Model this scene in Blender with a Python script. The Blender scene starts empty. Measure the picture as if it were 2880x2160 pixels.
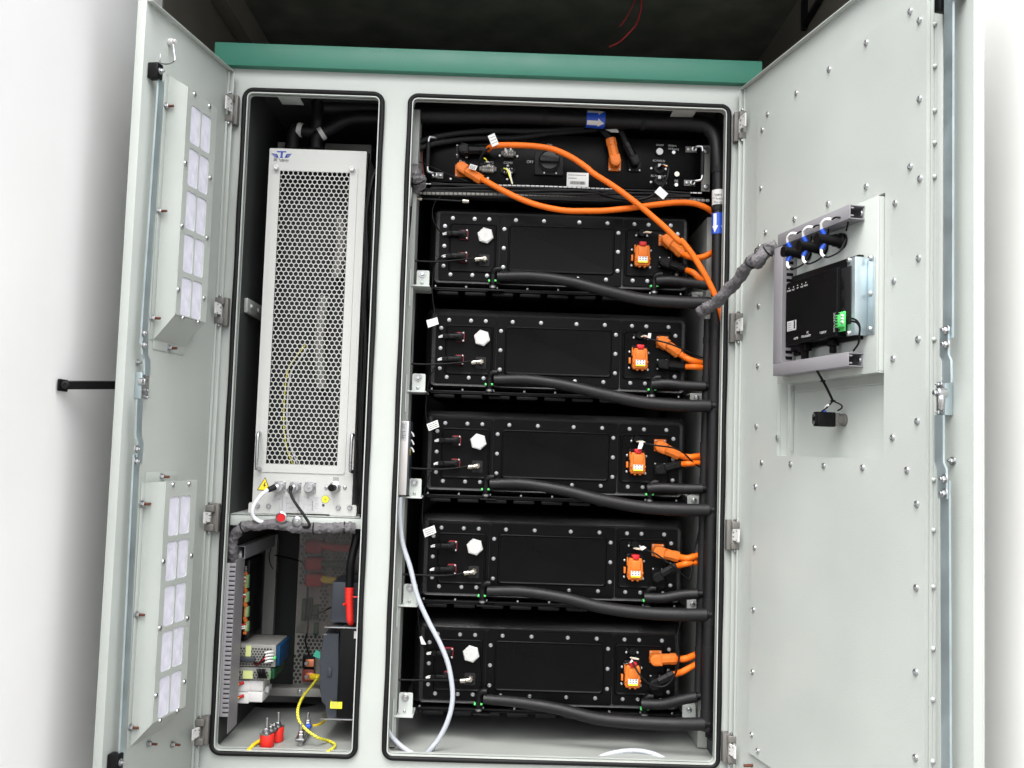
import bpy, bmesh, math, random
from mathutils import Matrix, Vector
V = Vector
random.seed(4)
scene = bpy.context.scene
col = scene.collection
# ------------------------------------------------------------------ camera
CAM = V((0.06738, -2.36691, 0.97516))
FOC = 2050.7                       # focal length in units where the picture is 2212 wide
AX_R = V((0.9994362, -0.01014326, 0.03200621))
AX_U = V((-0.03260137, -0.06527321, 0.99733473))
AX_R.normalize(); AX_F = AX_U.cross(AX_R).normalized(); AX_U = AX_R.cross(AX_F).normalized()
cd = bpy.data.cameras.new('camera'); camo = bpy.data.objects.new('camera', cd); col.objects.link(camo)
cd.sensor_width = 36; cd.lens = FOC / 2212 * 36; cd.clip_start = 0.05; cd.clip_end = 200
camo.matrix_world = Matrix(((AX_R.x, AX_U.x, -AX_F.x, CAM.x), (AX_R.y, AX_U.y, -AX_F.y, CAM.y),
                            (AX_R.z, AX_U.z, -AX_F.z, CAM.z), (0, 0, 0, 1)))
scene.camera = camo
# ------------------------------------------------------------------ sky, sun, exposure
SUN_EL, SUN_ROT = math.radians(62), math.radians(200)
w = bpy.data.worlds.new('World'); scene.world = w; w.use_nodes = True
nt = w.node_tree; nt.nodes.clear()
sk = nt.nodes.new('ShaderNodeTexSky'); sk.sky_type = 'NISHITA'; sk.sun_disc = False
sk.sun_elevation = SUN_EL; sk.sun_rotation = SUN_ROT; sk.air_density = 1.0; sk.dust_density = 6.0; sk.ozone_density = 1.0
hs = nt.nodes.new('ShaderNodeHueSaturation'); hs.inputs['Saturation'].default_value = 0.25   # overcast: greyer sky
bg = nt.nodes.new('ShaderNodeBackground'); bg.inputs['Strength'].default_value = 0.15
wo = nt.nodes.new('ShaderNodeOutputWorld')
nt.links.new(sk.outputs[0], hs.inputs['Color']); nt.links.new(hs.outputs[0], bg.inputs[0]); nt.links.new(bg.outputs[0], wo.inputs[0])
sd = bpy.data.lights.new('sun', 'SUN'); sd.energy = 1.4; sd.angle = math.radians(80); sd.color = (1, 0.98, 0.95)
so = bpy.data.objects.new('sun', sd); col.objects.link(so)
so.rotation_euler = V((0.04, 1.0, -1.9)).to_track_quat('-Z', 'Y').to_euler()
so.location = (0, -4, 4)
scene.view_settings.view_transform = 'Standard'; scene.view_settings.look = 'None'
scene.view_settings.exposure = 1.55; scene.view_settings.gamma = 1
# ------------------------------------------------------------------ measuring helpers
REG = {'tl': (200, 0, 2.3044), 'ml': (200, 720, 2.3044), 'bl': (200, 1400, 2.1833), 'h1': (1050, 200, 3.3183),
       'h2': (1550, 200, 3.3183), 'p1': (1080, 560, 2.8607), 'p2': (1600, 560, 2.8607), 'p3': (1080, 1140, 2.8607),
       'p4': (1600, 1140, 2.8607), 'p5': (1060, 1680, 3.4569), 'p6': (1600, 1680, 3.4571), 'd1': (2080, 0, 2.765),
       'd2': (2100, 540, 2.182), 'd3': (2480, 860, 2.765), 'd4': (2040, 1260, 1.8429), 'e1': (600, 1440, 4.6087),
       'e2': (600, 1780, 4.3652), 'e3': (640, 220, 4.8087), 'e4': (680, 1260, 5.5289), 'F': (0, 0, 0.76806)}
def ray(reg, a, b):
    x0, y0, s = REG[reg]; x = (x0 + a / s) / 1.302; y = (y0 + b / s) / 1.302
    return AX_F + AX_R * ((x - 1106) / FOC) - AX_U * ((y - 829.5) / FOC)
def P(reg, a, b, Y):               # the point of depth Y (metres behind the cabinet face) seen there
    d = ray(reg, a, b); return CAM + d * ((Y - CAM.y) / d.y)
HW, HY = 0.65, -0.02
A1, A2, L1, L2 = 0.1754, 0.2075, 0.4198, 0.8742
def frame(o, ex, ey, ez):
    return Matrix(((ex.x, ey.x, ez.x, o.x), (ex.y, ey.y, ez.y, o.y), (ex.z, ey.z, ez.z, o.z), (0, 0, 0, 1)))
UL = V((-math.sin(A1), -math.cos(A1), 0)); NL = V((math.cos(A1), -math.sin(A1), 0))
UR = V((math.sin(A2), -math.cos(A2), 0)); NR = V((-math.cos(A2), -math.sin(A2), 0))
ZZ = V((0, 0, 1)); XX = V((1, 0, 0)); YY = V((0, 1, 0))
TL = frame(V((-HW, HY, 0)), UL, NL, ZZ)      # left door: x along the door, y out of its inner face
TR = frame(V((HW, HY, 0)), UR, NR, ZZ)
def D(side, reg, a, b, n):         # door-local coordinates (u, n, z) of a spot seen on plane n of a door
    T = TL if side == 'L' else TR
    N = NL if side == 'L' else NR
    o = T @ V((0, n, 0)); d = ray(reg, a, b)
    q = CAM + d * ((o - CAM).dot(N) / d.dot(N))
    return T.inverted() @ q
I4 = Matrix.Identity(4)
# ------------------------------------------------------------------ materials
MATS = {}
def mat(name, c, rough=0.5, metal=0.0, bump=None, var=0.0, vscale=6, spec=0.5, coat=0.0, alpha=None, rvar=0.08, trans=0, emit=None, dirt=None):
    m = bpy.data.materials.new(name); m.use_nodes = True; n = m.node_tree.nodes; l = m.node_tree.links
    b = n['Principled BSDF']; b.inputs['Base Color'].default_value = (*c, 1); b.inputs['Roughness'].default_value = rough
    b.inputs['Metallic'].default_value = metal; b.inputs['Specular IOR Level'].default_value = spec
    b.inputs['Coat Weight'].default_value = coat; b.inputs['Transmission Weight'].default_value = trans
    tc = n.new('ShaderNodeTexCoord')
    nz = n.new('ShaderNodeTexNoise'); nz.inputs['Scale'].default_value = vscale; nz.inputs['Detail'].default_value = 6
    l.new(tc.outputs['Object'], nz.inputs['Vector'])
    if rvar:
        mr = n.new('ShaderNodeMapRange'); mr.inputs['To Min'].default_value = max(0.02, rough - rvar); mr.inputs['To Max'].default_value = min(1, rough + rvar)
        mr.inputs['From Min'].default_value = 0.3; mr.inputs['From Max'].default_value = 0.7
        l.new(nz.outputs['Fac'], mr.inputs['Value']); l.new(mr.outputs[0], b.inputs['Roughness'])
    if var:
        mx = n.new('ShaderNodeMix'); mx.data_type = 'RGBA'
        k0, k1 = 1 - var, 1 + var
        mx.inputs[6].default_value = (*[min(1, x * k0) for x in c], 1); mx.inputs[7].default_value = (*[min(1, x * k1) for x in c], 1)
        mr2 = n.new('ShaderNodeMapRange'); mr2.inputs['From Min'].default_value = 0.3; mr2.inputs['From Max'].default_value = 0.7
        l.new(nz.outputs['Fac'], mr2.inputs['Value']); l.new(mr2.outputs[0], mx.inputs[0]); l.new(mx.outputs[2], b.inputs['Base Color'])
        out = mx.outputs[2]
    if bump:
        nb = n.new('ShaderNodeTexNoise'); nb.inputs['Scale'].default_value = bump[0]; nb.inputs['Detail'].default_value = 3
        bp = n.new('ShaderNodeBump'); bp.inputs['Strength'].default_value = bump[1]; bp.inputs['Distance'].default_value = bump[2] if len(bump) > 2 else 0.001
        l.new(tc.outputs['Object'], nb.inputs['Vector']); l.new(nb.outputs['Fac'], bp.inputs['Height']); l.new(bp.outputs[0], b.inputs['Normal'])
    if emit: b.inputs['Emission Color'].default_value = (*emit, 1); b.inputs['Emission Strength'].default_value = 1
    MATS[name] = m; return m
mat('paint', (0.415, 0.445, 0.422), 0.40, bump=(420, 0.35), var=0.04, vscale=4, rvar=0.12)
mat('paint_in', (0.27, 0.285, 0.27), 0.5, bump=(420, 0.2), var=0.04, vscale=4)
mat('chassis', (0.44, 0.45, 0.435), 0.45, bump=(500, 0.2), var=0.02)
mat('liner', (0.035, 0.04, 0.038), 0.6, bump=(200, 0.3), var=0.1)
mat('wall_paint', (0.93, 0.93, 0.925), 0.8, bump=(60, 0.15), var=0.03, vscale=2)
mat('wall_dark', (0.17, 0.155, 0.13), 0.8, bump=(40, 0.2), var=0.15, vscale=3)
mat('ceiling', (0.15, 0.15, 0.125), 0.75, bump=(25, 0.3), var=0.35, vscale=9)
mat('ground', (0.17, 0.165, 0.16), 0.9, bump=(30, 0.4), var=0.15, vscale=3)
mat('green', (0.024, 0.160, 0.108), 0.4, bump=(420, 0.3), var=0.04)
mat('rubber', (0.004, 0.004, 0.0045), 0.6, spec=0.25, bump=(200, 0.3))
mat('shell', (0.004, 0.004, 0.0045), 0.42, bump=(170, 0.6, 0.0016), spec=0.35)
mat('plate', (0.0022, 0.0022, 0.0025), 0.34, bump=(600, 0.15), spec=0.085, vscale=9, rvar=0.13)
mat('black', (0.004, 0.004, 0.0045), 0.4, spec=0.16)
mat('black_soft', (0.008, 0.008, 0.009), 0.6, spec=0.25)
mat('foam', (0.0062, 0.0062, 0.0073), 0.5, spec=0.3, bump=(260, 0.5))
mat('knob', (0.012, 0.013, 0.014), 0.45)
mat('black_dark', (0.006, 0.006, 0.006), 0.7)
mat('orange', (0.70, 0.13, 0.006), 0.5, spec=0.3, bump=(90, 0.25), var=0.10, vscale=30)
mat('orange_plug', (0.58, 0.145, 0.020), 0.5, spec=0.25, var=0.04, vscale=30)
mat('red', (0.45, 0.010, 0.014), 0.45, spec=0.3)
mat('red_plug', (0.62, 0.018, 0.010), 0.5, bump=(80, 0.3))
mat('zinc', (0.46, 0.54, 0.57), 0.4, 0.85, bump=(60, 0.15), var=0.10, vscale=14)
mat('steel', (0.48, 0.49, 0.50), 0.32, 1.0, var=0.06, vscale=40)
mat('nickel', (0.45, 0.42, 0.36), 0.22, 1.0)
mat('alu', (0.50, 0.50, 0.49), 0.55, 0.2, bump=(300, 0.2), var=0.04, vscale=60)
mat('hinge', (0.135, 0.13, 0.12), 0.5, 0.1, bump=(300, 0.4), var=0.08)
mat('duct', (0.215, 0.21, 0.225), 0.5, var=0.03)
mat('sleeve', (0.125, 0.12, 0.127), 0.65, spec=0.25, bump=(60, 1.0, 0.008), var=0.15, vscale=25)
mat('filter', (0.68, 0.68, 0.78), 0.95, bump=(70, 0.6, 0.003), var=0.06, vscale=40)
mat('white', (0.62, 0.62, 0.61), 0.6, spec=0.3)
mat('white_cable', (0.66, 0.68, 0.71), 0.35)
mat('tube', (0.50, 0.53, 0.58), 0.3, trans=0.2)
mat('blue', (0.012, 0.07, 0.48), 0.4)
mat('ink', (0.02, 0.02, 0.02), 0.6)
mat('ink_white', (0.40, 0.40, 0.40), 0.6)
mat('ink_grey', (0.18, 0.18, 0.18), 0.6)
mat('blue_ink', (0.012, 0.04, 0.30), 0.5)
mat('yellow', (0.85, 0.62, 0.02), 0.5)
mat('yellow_bright', (0.80, 0.78, 0.03), 0.5)
mat('green_plastic', (0.08, 0.55, 0.13), 0.45)
mat('green_dark', (0.01, 0.055, 0.025), 0.5, spec=0.2)
mat('orange_dark', (0.42, 0.10, 0.012), 0.5)
mat('green_term', (0.10, 0.20, 0.09), 0.5)
mat('teal', (0.06, 0.50, 0.36), 0.5)
mat('slate', (0.022, 0.027, 0.037), 0.45)
mat('blue_psu', (0.003, 0.035, 0.095), 0.55, spec=0.2)
mat('sticker_lime', (0.50, 0.55, 0.22), 0.6)
mat('grey_sheet', (0.24, 0.24, 0.225), 0.55, 0.2)
mat('label_grey', (0.44, 0.44, 0.45), 0.5)
mat('copper', (0.62, 0.22, 0.12), 0.35, 0.8)
mat('maroon', (0.16, 0.02, 0.012), 0.5)
mat('maroon_red', (0.22, 0.012, 0.02), 0.45)
mat('stud', (0.16, 0.06, 0.04), 0.5, 0.6)
mat('red_wire', (0.5, 0.02, 0.03), 0.5)
mat('chrome_dull', (0.3, 0.3, 0.3), 0.35, 0.9)
mat('power_case', (0.56, 0.54, 0.53), 0.45, 0.3)
m = bpy.data.materials.new('tinted'); m.use_nodes = True; n_ = m.node_tree.nodes; l_ = m.node_tree.links
tb_ = n_.new('ShaderNodeBsdfTransparent'); tb_.inputs[0].default_value = (0.74, 0.72, 0.71, 1); gs_ = n_.new('ShaderNodeBsdfGlossy'); gs_.inputs['Roughness'].default_value = 0.1; gs_.inputs[0].default_value = (0.8, 0.8, 0.8, 1)
ms_ = n_.new('ShaderNodeMixShader'); ms_.inputs[0].default_value = 0.03
l_.new(tb_.outputs[0], ms_.inputs[1]); l_.new(gs_.outputs[0], ms_.inputs[2]); l_.new(ms_.outputs[0], n_['Material Output'].inputs[0]); MATS['tinted'] = m
# striped yellow/green earth wire
m = mat('earth_wire', (0.75, 0.68, 0.04), 0.45)
n_ = m.node_tree.nodes; l_ = m.node_tree.links
uv = n_.new('ShaderNodeUVMap'); wv = n_.new('ShaderNodeTexWave'); wv.wave_type = 'BANDS'; wv.bands_direction = 'DIAGONAL'
wv.inputs['Scale'].default_value = 1.0; rp = n_.new('ShaderNodeValToRGB')
rp.color_ramp.elements[0].position = 0.72; rp.color_ramp.elements[0].color = (0.78, 0.70, 0.05, 1)
rp.color_ramp.elements[1].position = 0.80; rp.color_ramp.elements[1].color = (0.22, 0.24, 0.03, 1)
l_.new(uv.outputs[0], wv.inputs['Vector']); l_.new(wv.outputs['Fac'], rp.inputs[0]); l_.new(rp.outputs[0], n_['Principled BSDF'].inputs['Base Color'])
# ------------------------------------------------------------------ mesh helpers
class MB:
    def __init__(s, T=I4): s.bm = bmesh.new(); s.T = T; s.uv = None
    def _ap(s, vs, T=None):
        M = s.T if T is None else s.T @ T
        for v in vs: v.co = M @ v.co
    def box(s, lo, hi, r=0, seg=2, T=None):
        lo = V(lo); hi = V(hi); lo, hi = V([min(a, b) for a, b in zip(lo, hi)]), V([max(a, b) for a, b in zip(lo, hi)])
        t = bmesh.new(); bmesh.ops.create_cube(t, size=1)
        for v in t.verts: v.co = V([lo[i] + (v.co[i] + .5) * (hi[i] - lo[i]) for i in range(3)])
        if r: bmesh.ops.bevel(t, geom=t.edges[:], offset=min(r, 0.49 * min(hi[i] - lo[i] for i in range(3))), segments=seg, profile=0.5, affect='EDGES')
        s._merge(t, T); return s
    def _merge(s, t, T=None):
        M = s.T if T is None else s.T @ T
        mp = {}
        for v in t.verts: mp[v.index] = None
        t.verts.index_update()
        vs = [s.bm.verts.new(M @ v.co) for v in t.verts]
        for f in t.faces:
            try: s.bm.faces.new([vs[v.index] for v in f.verts])
            except ValueError: pass
        t.free()
    def lathe(s, o, ax, prof, n=16, T=None, roll=0.0):
        o = V(o); ax = V(ax).normalized(); a = ax.orthogonal().normalized(); b = ax.cross(a)
        M = s.T if T is None else s.T @ T
        rings = []
        for r, h in prof:
            if r < 1e-6: rings.append([s.bm.verts.new(M @ (o + ax * h))])
            else: rings.append([s.bm.verts.new(M @ (o + ax * h + (a * math.cos(roll + k * 2 * math.pi / n) + b * math.sin(roll + k * 2 * math.pi / n)) * r)) for k in range(n)])
        for A, B in zip(rings, rings[1:]):
            if len(A) == 1 and len(B) == 1: continue
            for k in range(n):
                q = [A[k % len(A)], A[(k + 1) % len(A)], B[(k + 1) % len(B)], B[k % len(B)]]
                if len(A) == 1: q = [A[0], B[(k + 1) % n], B[k]]
                elif len(B) == 1: q = [A[k], A[(k + 1) % n], B[0]]
                s.bm.faces.new(q)
        for R_ in (rings[0], rings[-1]):
            if len(R_) > 2: s.bm.faces.new(R_)
        return s
    def cyl(s, p0, p1, r0, r1=None, n=16, T=None, roll=0.0, c=0.0):
        p0 = V(p0); p1 = V(p1); r1 = r0 if r1 is None else r1; h = (p1 - p0).length
        if c: pr = [(r0 - c, 0), (r0, c), (r1, h - c), (r1 - c, h)]
        else: pr = [(r0, 0), (r1, h)]
        return s.lathe(p0, p1 - p0, pr, n, T, roll)
    def tube(s, pts, r, n=12, sub=6, T=None, rf=None, uvlen=None, smooth=True):
        pts = [V(p) for p in pts]
        if smooth and len(pts) > 2:
            q = [pts[0] * 2 - pts[1]] + pts + [pts[-1] * 2 - pts[-2]]; out = []
            for i in range(1, len(q) - 2):
                for k in range(sub):
                    t = k / sub; a, b, c_, d = q[i - 1], q[i], q[i + 1], q[i + 2]
                    out.append(0.5 * ((2 * b) + (c_ - a) * t + (2 * a - 5 * b + 4 * c_ - d) * t * t + (-a + 3 * b - 3 * c_ + d) * t ** 3))
            out.append(pts[-1]); pts = out
        M = s.T if T is None else s.T @ T
        tg = [(pts[min(i + 1, len(pts) - 1)] - pts[max(i - 1, 0)]).normalized() for i in range(len(pts))]
        a = tg[0].orthogonal().normalized(); rings = []; lens = [0]
        for i, p in enumerate(pts):
            if i: lens.append(lens[-1] + (p - pts[i - 1]).length)
            a = (a - tg[i] * a.dot(tg[i])).normalized(); b = tg[i].cross(a)
            rr = r if not callable(r) else r(i / (len(pts) - 1))
            rings.append([s.bm.verts.new(M @ (p + (a * math.cos(k * 2 * math.pi / n) + b * math.sin(k * 2 * math.pi / n)) * (rr * (rf(i, k) if rf else 1)))) for k in range(n)])
        if uvlen: s.uv = s.uv or s.bm.loops.layers.uv.new('UVMap')
        for i, (A, B) in enumerate(zip(rings, rings[1:])):
            for k in range(n):
                f = s.bm.faces.new([A[k], A[(k + 1) % n], B[(k + 1) % n], B[k]])
                if uvlen:
                    for lp, (uu, vv) in zip(f.loops, ((k / n, lens[i] / uvlen), ((k + 1) / n, lens[i] / uvlen), ((k + 1) / n, lens[i + 1] / uvlen), (k / n, lens[i + 1] / uvlen))): lp[s.uv].uv = (uu, vv)
        s.bm.faces.new(rings[0]); s.bm.faces.new(rings[-1]); return s
    def prism(s, poly, h0, h1, T=None, cham=0):   # polygon in local x,z extruded along y from h0 to h1 (h1 = front when smaller)
        M = s.T if T is None else s.T @ T
        A = [s.bm.verts.new(M @ V((x, h0, z))) for x, z in poly]
        if cham:
            cx_ = sum(p[0] for p in poly) / len(poly); cz_ = sum(p[1] for p in poly) / len(poly)
            sg = 1 if h1 > h0 else -1
            B = [s.bm.verts.new(M @ V((x, h1 - sg * cham, z))) for x, z in poly]
            C_ = []
            for x, z in poly:
                d = V((cx_ - x, cz_ - z)); k = cham * 1.2 / max(d.length, 1e-6)
                C_.append(s.bm.verts.new(M @ V((x + d.x * k, h1, z + d.y * k))))
            rows = [A, B, C_]
        else: rows = [A, [s.bm.verts.new(M @ V((x, h1, z))) for x, z in poly]]
        n = len(poly)
        for R1, R2 in zip(rows, rows[1:]):
            for k in range(n): s.bm.faces.new([R1[k], R1[(k + 1) % n], R2[(k + 1) % n], R2[k]])
        s.bm.faces.new(rows[0]); s.bm.faces.new(rows[-1]); return s
    def ring(s, outer, inner, y0, y1, T=None):    # frame between two loops with the same number of points (local x,z), thickness in y
        M = s.T if T is None else s.T @ T
        g = [[s.bm.verts.new(M @ V((x, y, z))) for x, z in L] for L in (outer, inner) for y in (y0, y1)]
        o0, o1, i0, i1 = g; n = len(outer)
        for A, B in ((o0, o1), (o1, i1), (i1, i0), (i0, o0)):
            for k in range(n): s.bm.faces.new([A[k], A[(k + 1) % n], B[(k + 1) % n], B[k]])
        return s
def rrect(x0, z0, x1, z1, r, k=6):
    out = []
    for cx_, cz_, a0 in ((x1 - r, z1 - r, 0), (x0 + r, z1 - r, 90), (x0 + r, z0 + r, 180), (x1 - r, z0 + r, 270)):
        for i in range(k + 1):
            a = math.radians(a0 + 90 * i / k); out.append((cx_ + r * math.cos(a), cz_ + r * math.sin(a)))
    return out
def wpos(o):
    p = V((0, 0, 0))
    while o: p = p + o.location; o = o.parent
    return p
def put(o, parent, label=None, cat=None, group=None, kind=None):
    col.objects.link(o)
    if parent: o.parent = parent
    if label: o['label'] = label
    if cat: o['category'] = cat
    if group: o['group'] = group
    if kind: o['kind'] = kind
    return o
def build(mb, name, m, parent=None, label=None, cat=None, group=None, kind=None, angle=38, raw=False, recalc=True):
    bm = mb.bm
    if recalc: bmesh.ops.recalc_face_normals(bm, faces=bm.faces[:])
    me = bpy.data.meshes.new(name); bm.to_mesh(me); bm.free()
    me.materials.append(MATS[m] if isinstance(m, str) else m)
    for p in me.polygons: p.use_smooth = True
    me.set_sharp_from_angle(angle=math.radians(angle))
    xs = [v.co for v in me.vertices]
    c = V([(min(p[i] for p in xs) + max(p[i] for p in xs)) / 2 for i in range(3)]) if xs else V((0, 0, 0))
    if raw: c = V((0, 0, 0))
    me.transform(Matrix.Translation(-c))
    o = bpy.data.objects.new(name, me); o.location = c - wpos(parent) if not raw else V((0, 0, 0))
    return put(o, parent, label, cat, group, kind)
def thing(name, loc, label, cat, group=None):
    o = bpy.data.objects.new(name, None); o.location = V(loc); o.empty_display_size = 0.05
    return put(o, None, label, cat, group)
def dup(o, parent=None, loc=None, label=None):       # a copy of a thing with copies of its parts and sub-parts
    c = o.copy(); col.objects.link(c)
    if parent: c.parent = parent
    if loc is not None: c.location = loc
    if label: c['label'] = label
    for ch in [k for k in list(col.objects) if k.parent == o]: dup(ch, c)
    return c
def text(s, size, T, m, parent, name='lettering', align='CENTER', th=0.0003, sx=1.0, font_bold=0.0):
    cu = bpy.data.curves.new(name, 'FONT'); cu.body = s; cu.size = size; cu.align_x = align; cu.align_y = 'CENTER'; cu.extrude = th / 2; cu.offset = font_bold
    t = bpy.data.objects.new('tmp', cu); col.objects.link(t); bpy.context.view_layer.update()
    me = bpy.data.meshes.new_from_object(t.evaluated_get(bpy.context.evaluated_depsgraph_get()))
    bpy.data.objects.remove(t)
    me.transform(T @ Matrix.Diagonal((sx, 1, 1, 1)))
    me.materials.clear(); me.materials.append(MATS[m]); me.name = name
    xs = [v.co for v in me.vertices]
    if not xs: return None
    c = sum(xs, V()) / len(xs); me.transform(Matrix.Translation(-c))
    o = bpy.data.objects.new(name, me); o.location = c - wpos(parent); return put(o, parent)
def TF(p, rot=0, n=-0.0004):        # text frame on a surface facing the viewer at point p
    return Matrix.Translation(V(p) + V((0, n, 0))) @ Matrix(((1, 0, 0, 0), (0, 0, -1, 0), (0, 1, 0, 0), (0, 0, 0, 1))) @ Matrix.Rotation(math.radians(rot), 4, 'Z')
def screw_mb(mb, p, ax, r=0.0045, h=0.003, T=None):
    return mb.lathe(p, ax, [(r, 0), (r, h * 0.35), (r * 0.82, h * 0.8), (r * 0.5, h), (r * 0.42, h), (r * 0.36, h * 0.5), (0, h * 0.5)], 12, T)
# ------------------------------------------------------------------ the place: a narrow alcove
build(MB().box((-8, -12, -0.1), (8, 3, 0)), 'ground', 'ground', label='plain concrete ground under the cabinet', kind='structure')
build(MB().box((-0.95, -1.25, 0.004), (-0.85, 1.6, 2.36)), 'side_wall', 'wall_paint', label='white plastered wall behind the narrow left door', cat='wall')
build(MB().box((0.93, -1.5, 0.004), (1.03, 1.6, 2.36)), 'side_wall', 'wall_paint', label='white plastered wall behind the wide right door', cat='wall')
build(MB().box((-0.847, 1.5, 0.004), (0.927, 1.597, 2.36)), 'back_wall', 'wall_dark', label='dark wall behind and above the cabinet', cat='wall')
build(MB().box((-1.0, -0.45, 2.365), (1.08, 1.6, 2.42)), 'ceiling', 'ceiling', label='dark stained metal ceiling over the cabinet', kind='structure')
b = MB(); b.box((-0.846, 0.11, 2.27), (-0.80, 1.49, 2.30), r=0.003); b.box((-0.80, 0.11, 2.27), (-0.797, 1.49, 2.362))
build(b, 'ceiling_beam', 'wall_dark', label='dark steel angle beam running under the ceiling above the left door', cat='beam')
build(MB().box((-0.8495, 0.03, 0.3), (-0.8465, 1.495, 2.364)), 'wall_shade_panel', 'wall_dark', label='thin dull brown panel added for the shade on the wall behind the narrow left door', cat='shade panel')  # added panel: its brown stands for the shade towards the back of the wall
build(MB().box((0.9265, -0.01, 0.3), (0.9295, 1.495, 2.364)), 'wall_shade_panel', 'wall_dark', label='thin dull brown panel added for the shade on the wall above the wide right door', cat='shade panel')  # added likewise, shade of the right wall put into its colour
def atx(reg, a, b, X): d = ray(reg, a, b); return CAM + d * ((X - CAM.x) / d.x)
p0 = atx('d1', 503, 232, 0.918); p1 = atx('d1', 640, 0, 0.918); p1 = p0 + (p1 - p0) * ((2.36 - p0.z) / (p1.z - p0.z))
b = MB(); b.box((0.910, p0.y - 0.008, p0.z), (0.926, p0.y + 0.008, 2.363)); b.tube([p0 + V((0, 0, 0.012)), p1], 0.010, n=4, smooth=False); b.box((0.910, min(p0.y, p1.y), 2.345), (0.926, max(p0.y, p1.y) - 0.009, 2.362))
build(b, 'ceiling_bracket', 'black_soft', label='black triangular steel bracket on the wall above the right door', cat='bracket')
a_, b_ = P('ml', 45, 842, -0.43), P('ml', 300, 822, -0.30)
mb = MB(); q0 = V((-0.845, -0.40, P('ml', 60, 840, -0.40).z)); q1 = V((-0.70, -0.22, P('ml', 280, 822, -0.24).z))
mb.box((-0.847, -0.42, q0.z - 0.013), (-0.842, -0.38, q0.z + 0.012), r=0.002)
mb.tube([q0 + V((0, 0, 0)), q0.lerp(q1, 0.5), q1], 0.0115, n=4, smooth=False)
st = thing('door_stay', q0, 'black steel stay bar between the wall and the back of the left door', 'stay bar')
build(mb, 'bar', 'black', st)
build(screw_mb(MB(), q0 + V((0.012, -0.014, 0)), (0.3, -1, 0), 0.009, 0.005), 'bolt', 'black_soft', st)
for k, (pts, lab) in enumerate([([('F', 1388, -30), ('F', 1385, 15), ('F', 1376, 50), ('F', 1355, 75), ('F', 1336, 92), ('F', 1316, 101)], 'longer red wire hanging from the ceiling to just above the green roof'),
                                ([('F', 1372, -30), ('F', 1370, 5), ('F', 1358, 30), ('F', 1345, 50), ('F', 1337, 58)], 'shorter red wire hanging behind the longer one from the ceiling')]):
    Y = 0.42 + 0.05 * k
    pp = [P(*p, Y) for p in pts]; pp[0] = V((pp[0].x, pp[0].y, 2.364))
    build(MB().tube(pp, 0.0022 - 0.0006 * k, n=8), 'hanging_wire', 'red_wire', label=lab, cat='wire', group='red wires hanging from the ceiling')
# ------------------------------------------------------------------ cabinet
ZT, ZB = 1.8622, 0.2059
OL, OR = (-0.6198, -0.2589), (-0.2017, 0.6233)
cab = thing('equipment_cabinet', (0, 0.4, 0.0), 'tall pale grey steel energy storage cabinet with green roof and both doors open', 'cabinet')
ins = 0.0150
def hole(o): return rrect(o[0] + ins, ZB + ins, o[1] - ins, ZT - ins, 0.012, 7)
mid = -0.2303
f = MB(); f.ring(rrect(-0.657, 0.11, mid, 1.953, 0.0005, 7), hole(OL), 0.0, 0.004)
f.ring(rrect(mid, 0.11, 0.657, 1.953, 0.0005, 7), hole(OR), 0.0, 0.004)
build(f, 'face_frame', 'paint', cab)
for o in (OL, OR):
    g = MB(); L = rrect(o[0] + ins - 0.0024, ZB + ins - 0.0024, o[1] - ins + 0.0024, ZT - ins + 0.0024, 0.0143, 7)
    g.ring(L, hole(o), -0.010, 0.014); build(g, 'opening_lip', 'paint', cab)
    g = MB(); r = 0.0062
    pts = rrect(o[0] + r, ZB + r, o[1] - r, ZT - r, 0.022, 8)
    rows = []
    n = len(pts)
    for i in range(n):            # rubber bead with a slightly wavy line
        x, z = pts[i]; rows.append((x, z))
    dense = []
    for i in range(n):
        x0, z0 = rows[i]; x1, z1 = rows[(i + 1) % n]; d = math.hypot(x1 - x0, z1 - z0); k = max(1, int(d / 0.03))
        for j in range(k):
            t = j / k; wv_ = 0.0007 * math.sin(9.3 * (x0 + (x1 - x0) * t) + 23 * (z0 + (z1 - z0) * t)) if k > 1 else 0
            vert = abs(z1 - z0) > abs(x1 - x0)
            dense.append(V((x0 + (x1 - x0) * t + (wv_ if vert else 0), -0.0063, z0 + (z1 - z0) * t + (0 if vert else wv_))))
    dense.append(dense[0].copy())
    g.tube(dense, r, n=10, smooth=False); build(g, 'door_gasket', 'rubber', cab, angle=60)
b = MB(); b.box((-0.69, -0.022, 1.945), (0.69, 0.98, 2.0), r=0.0025)
zt1 = P('F', 464, 94, -0.022); zt2 = P('F', 1647, 128, -0.022); zt3 = P('F', 500, 150, -0.022)
b = MB(); b.box((zt1.x, -0.022, 1.915), (zt2.x, 0.98, (zt1.z + zt2.z) / 2), r=0.002)
ZR = (zt1.z + zt2.z) / 2
b = MB(); b.box((zt1.x, -0.022, ROOFB := P('h2', 900, 80, -0.022).z), (zt2.x, 0.98, ZR), r=0.002)
build(b, 'roof_cap', 'green', cab)
b = MB(); b.box((-0.657, 0.004, 0.11), (-0.654, 0.96, ROOFB)); b.box((0.654, 0.004, 0.11), (0.657, 0.96, ROOFB)); b.box((-0.654, 0.957, 0.11), (0.654, 0.96, ROOFB))
build(b, 'outer_shell', 'paint', cab)
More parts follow.
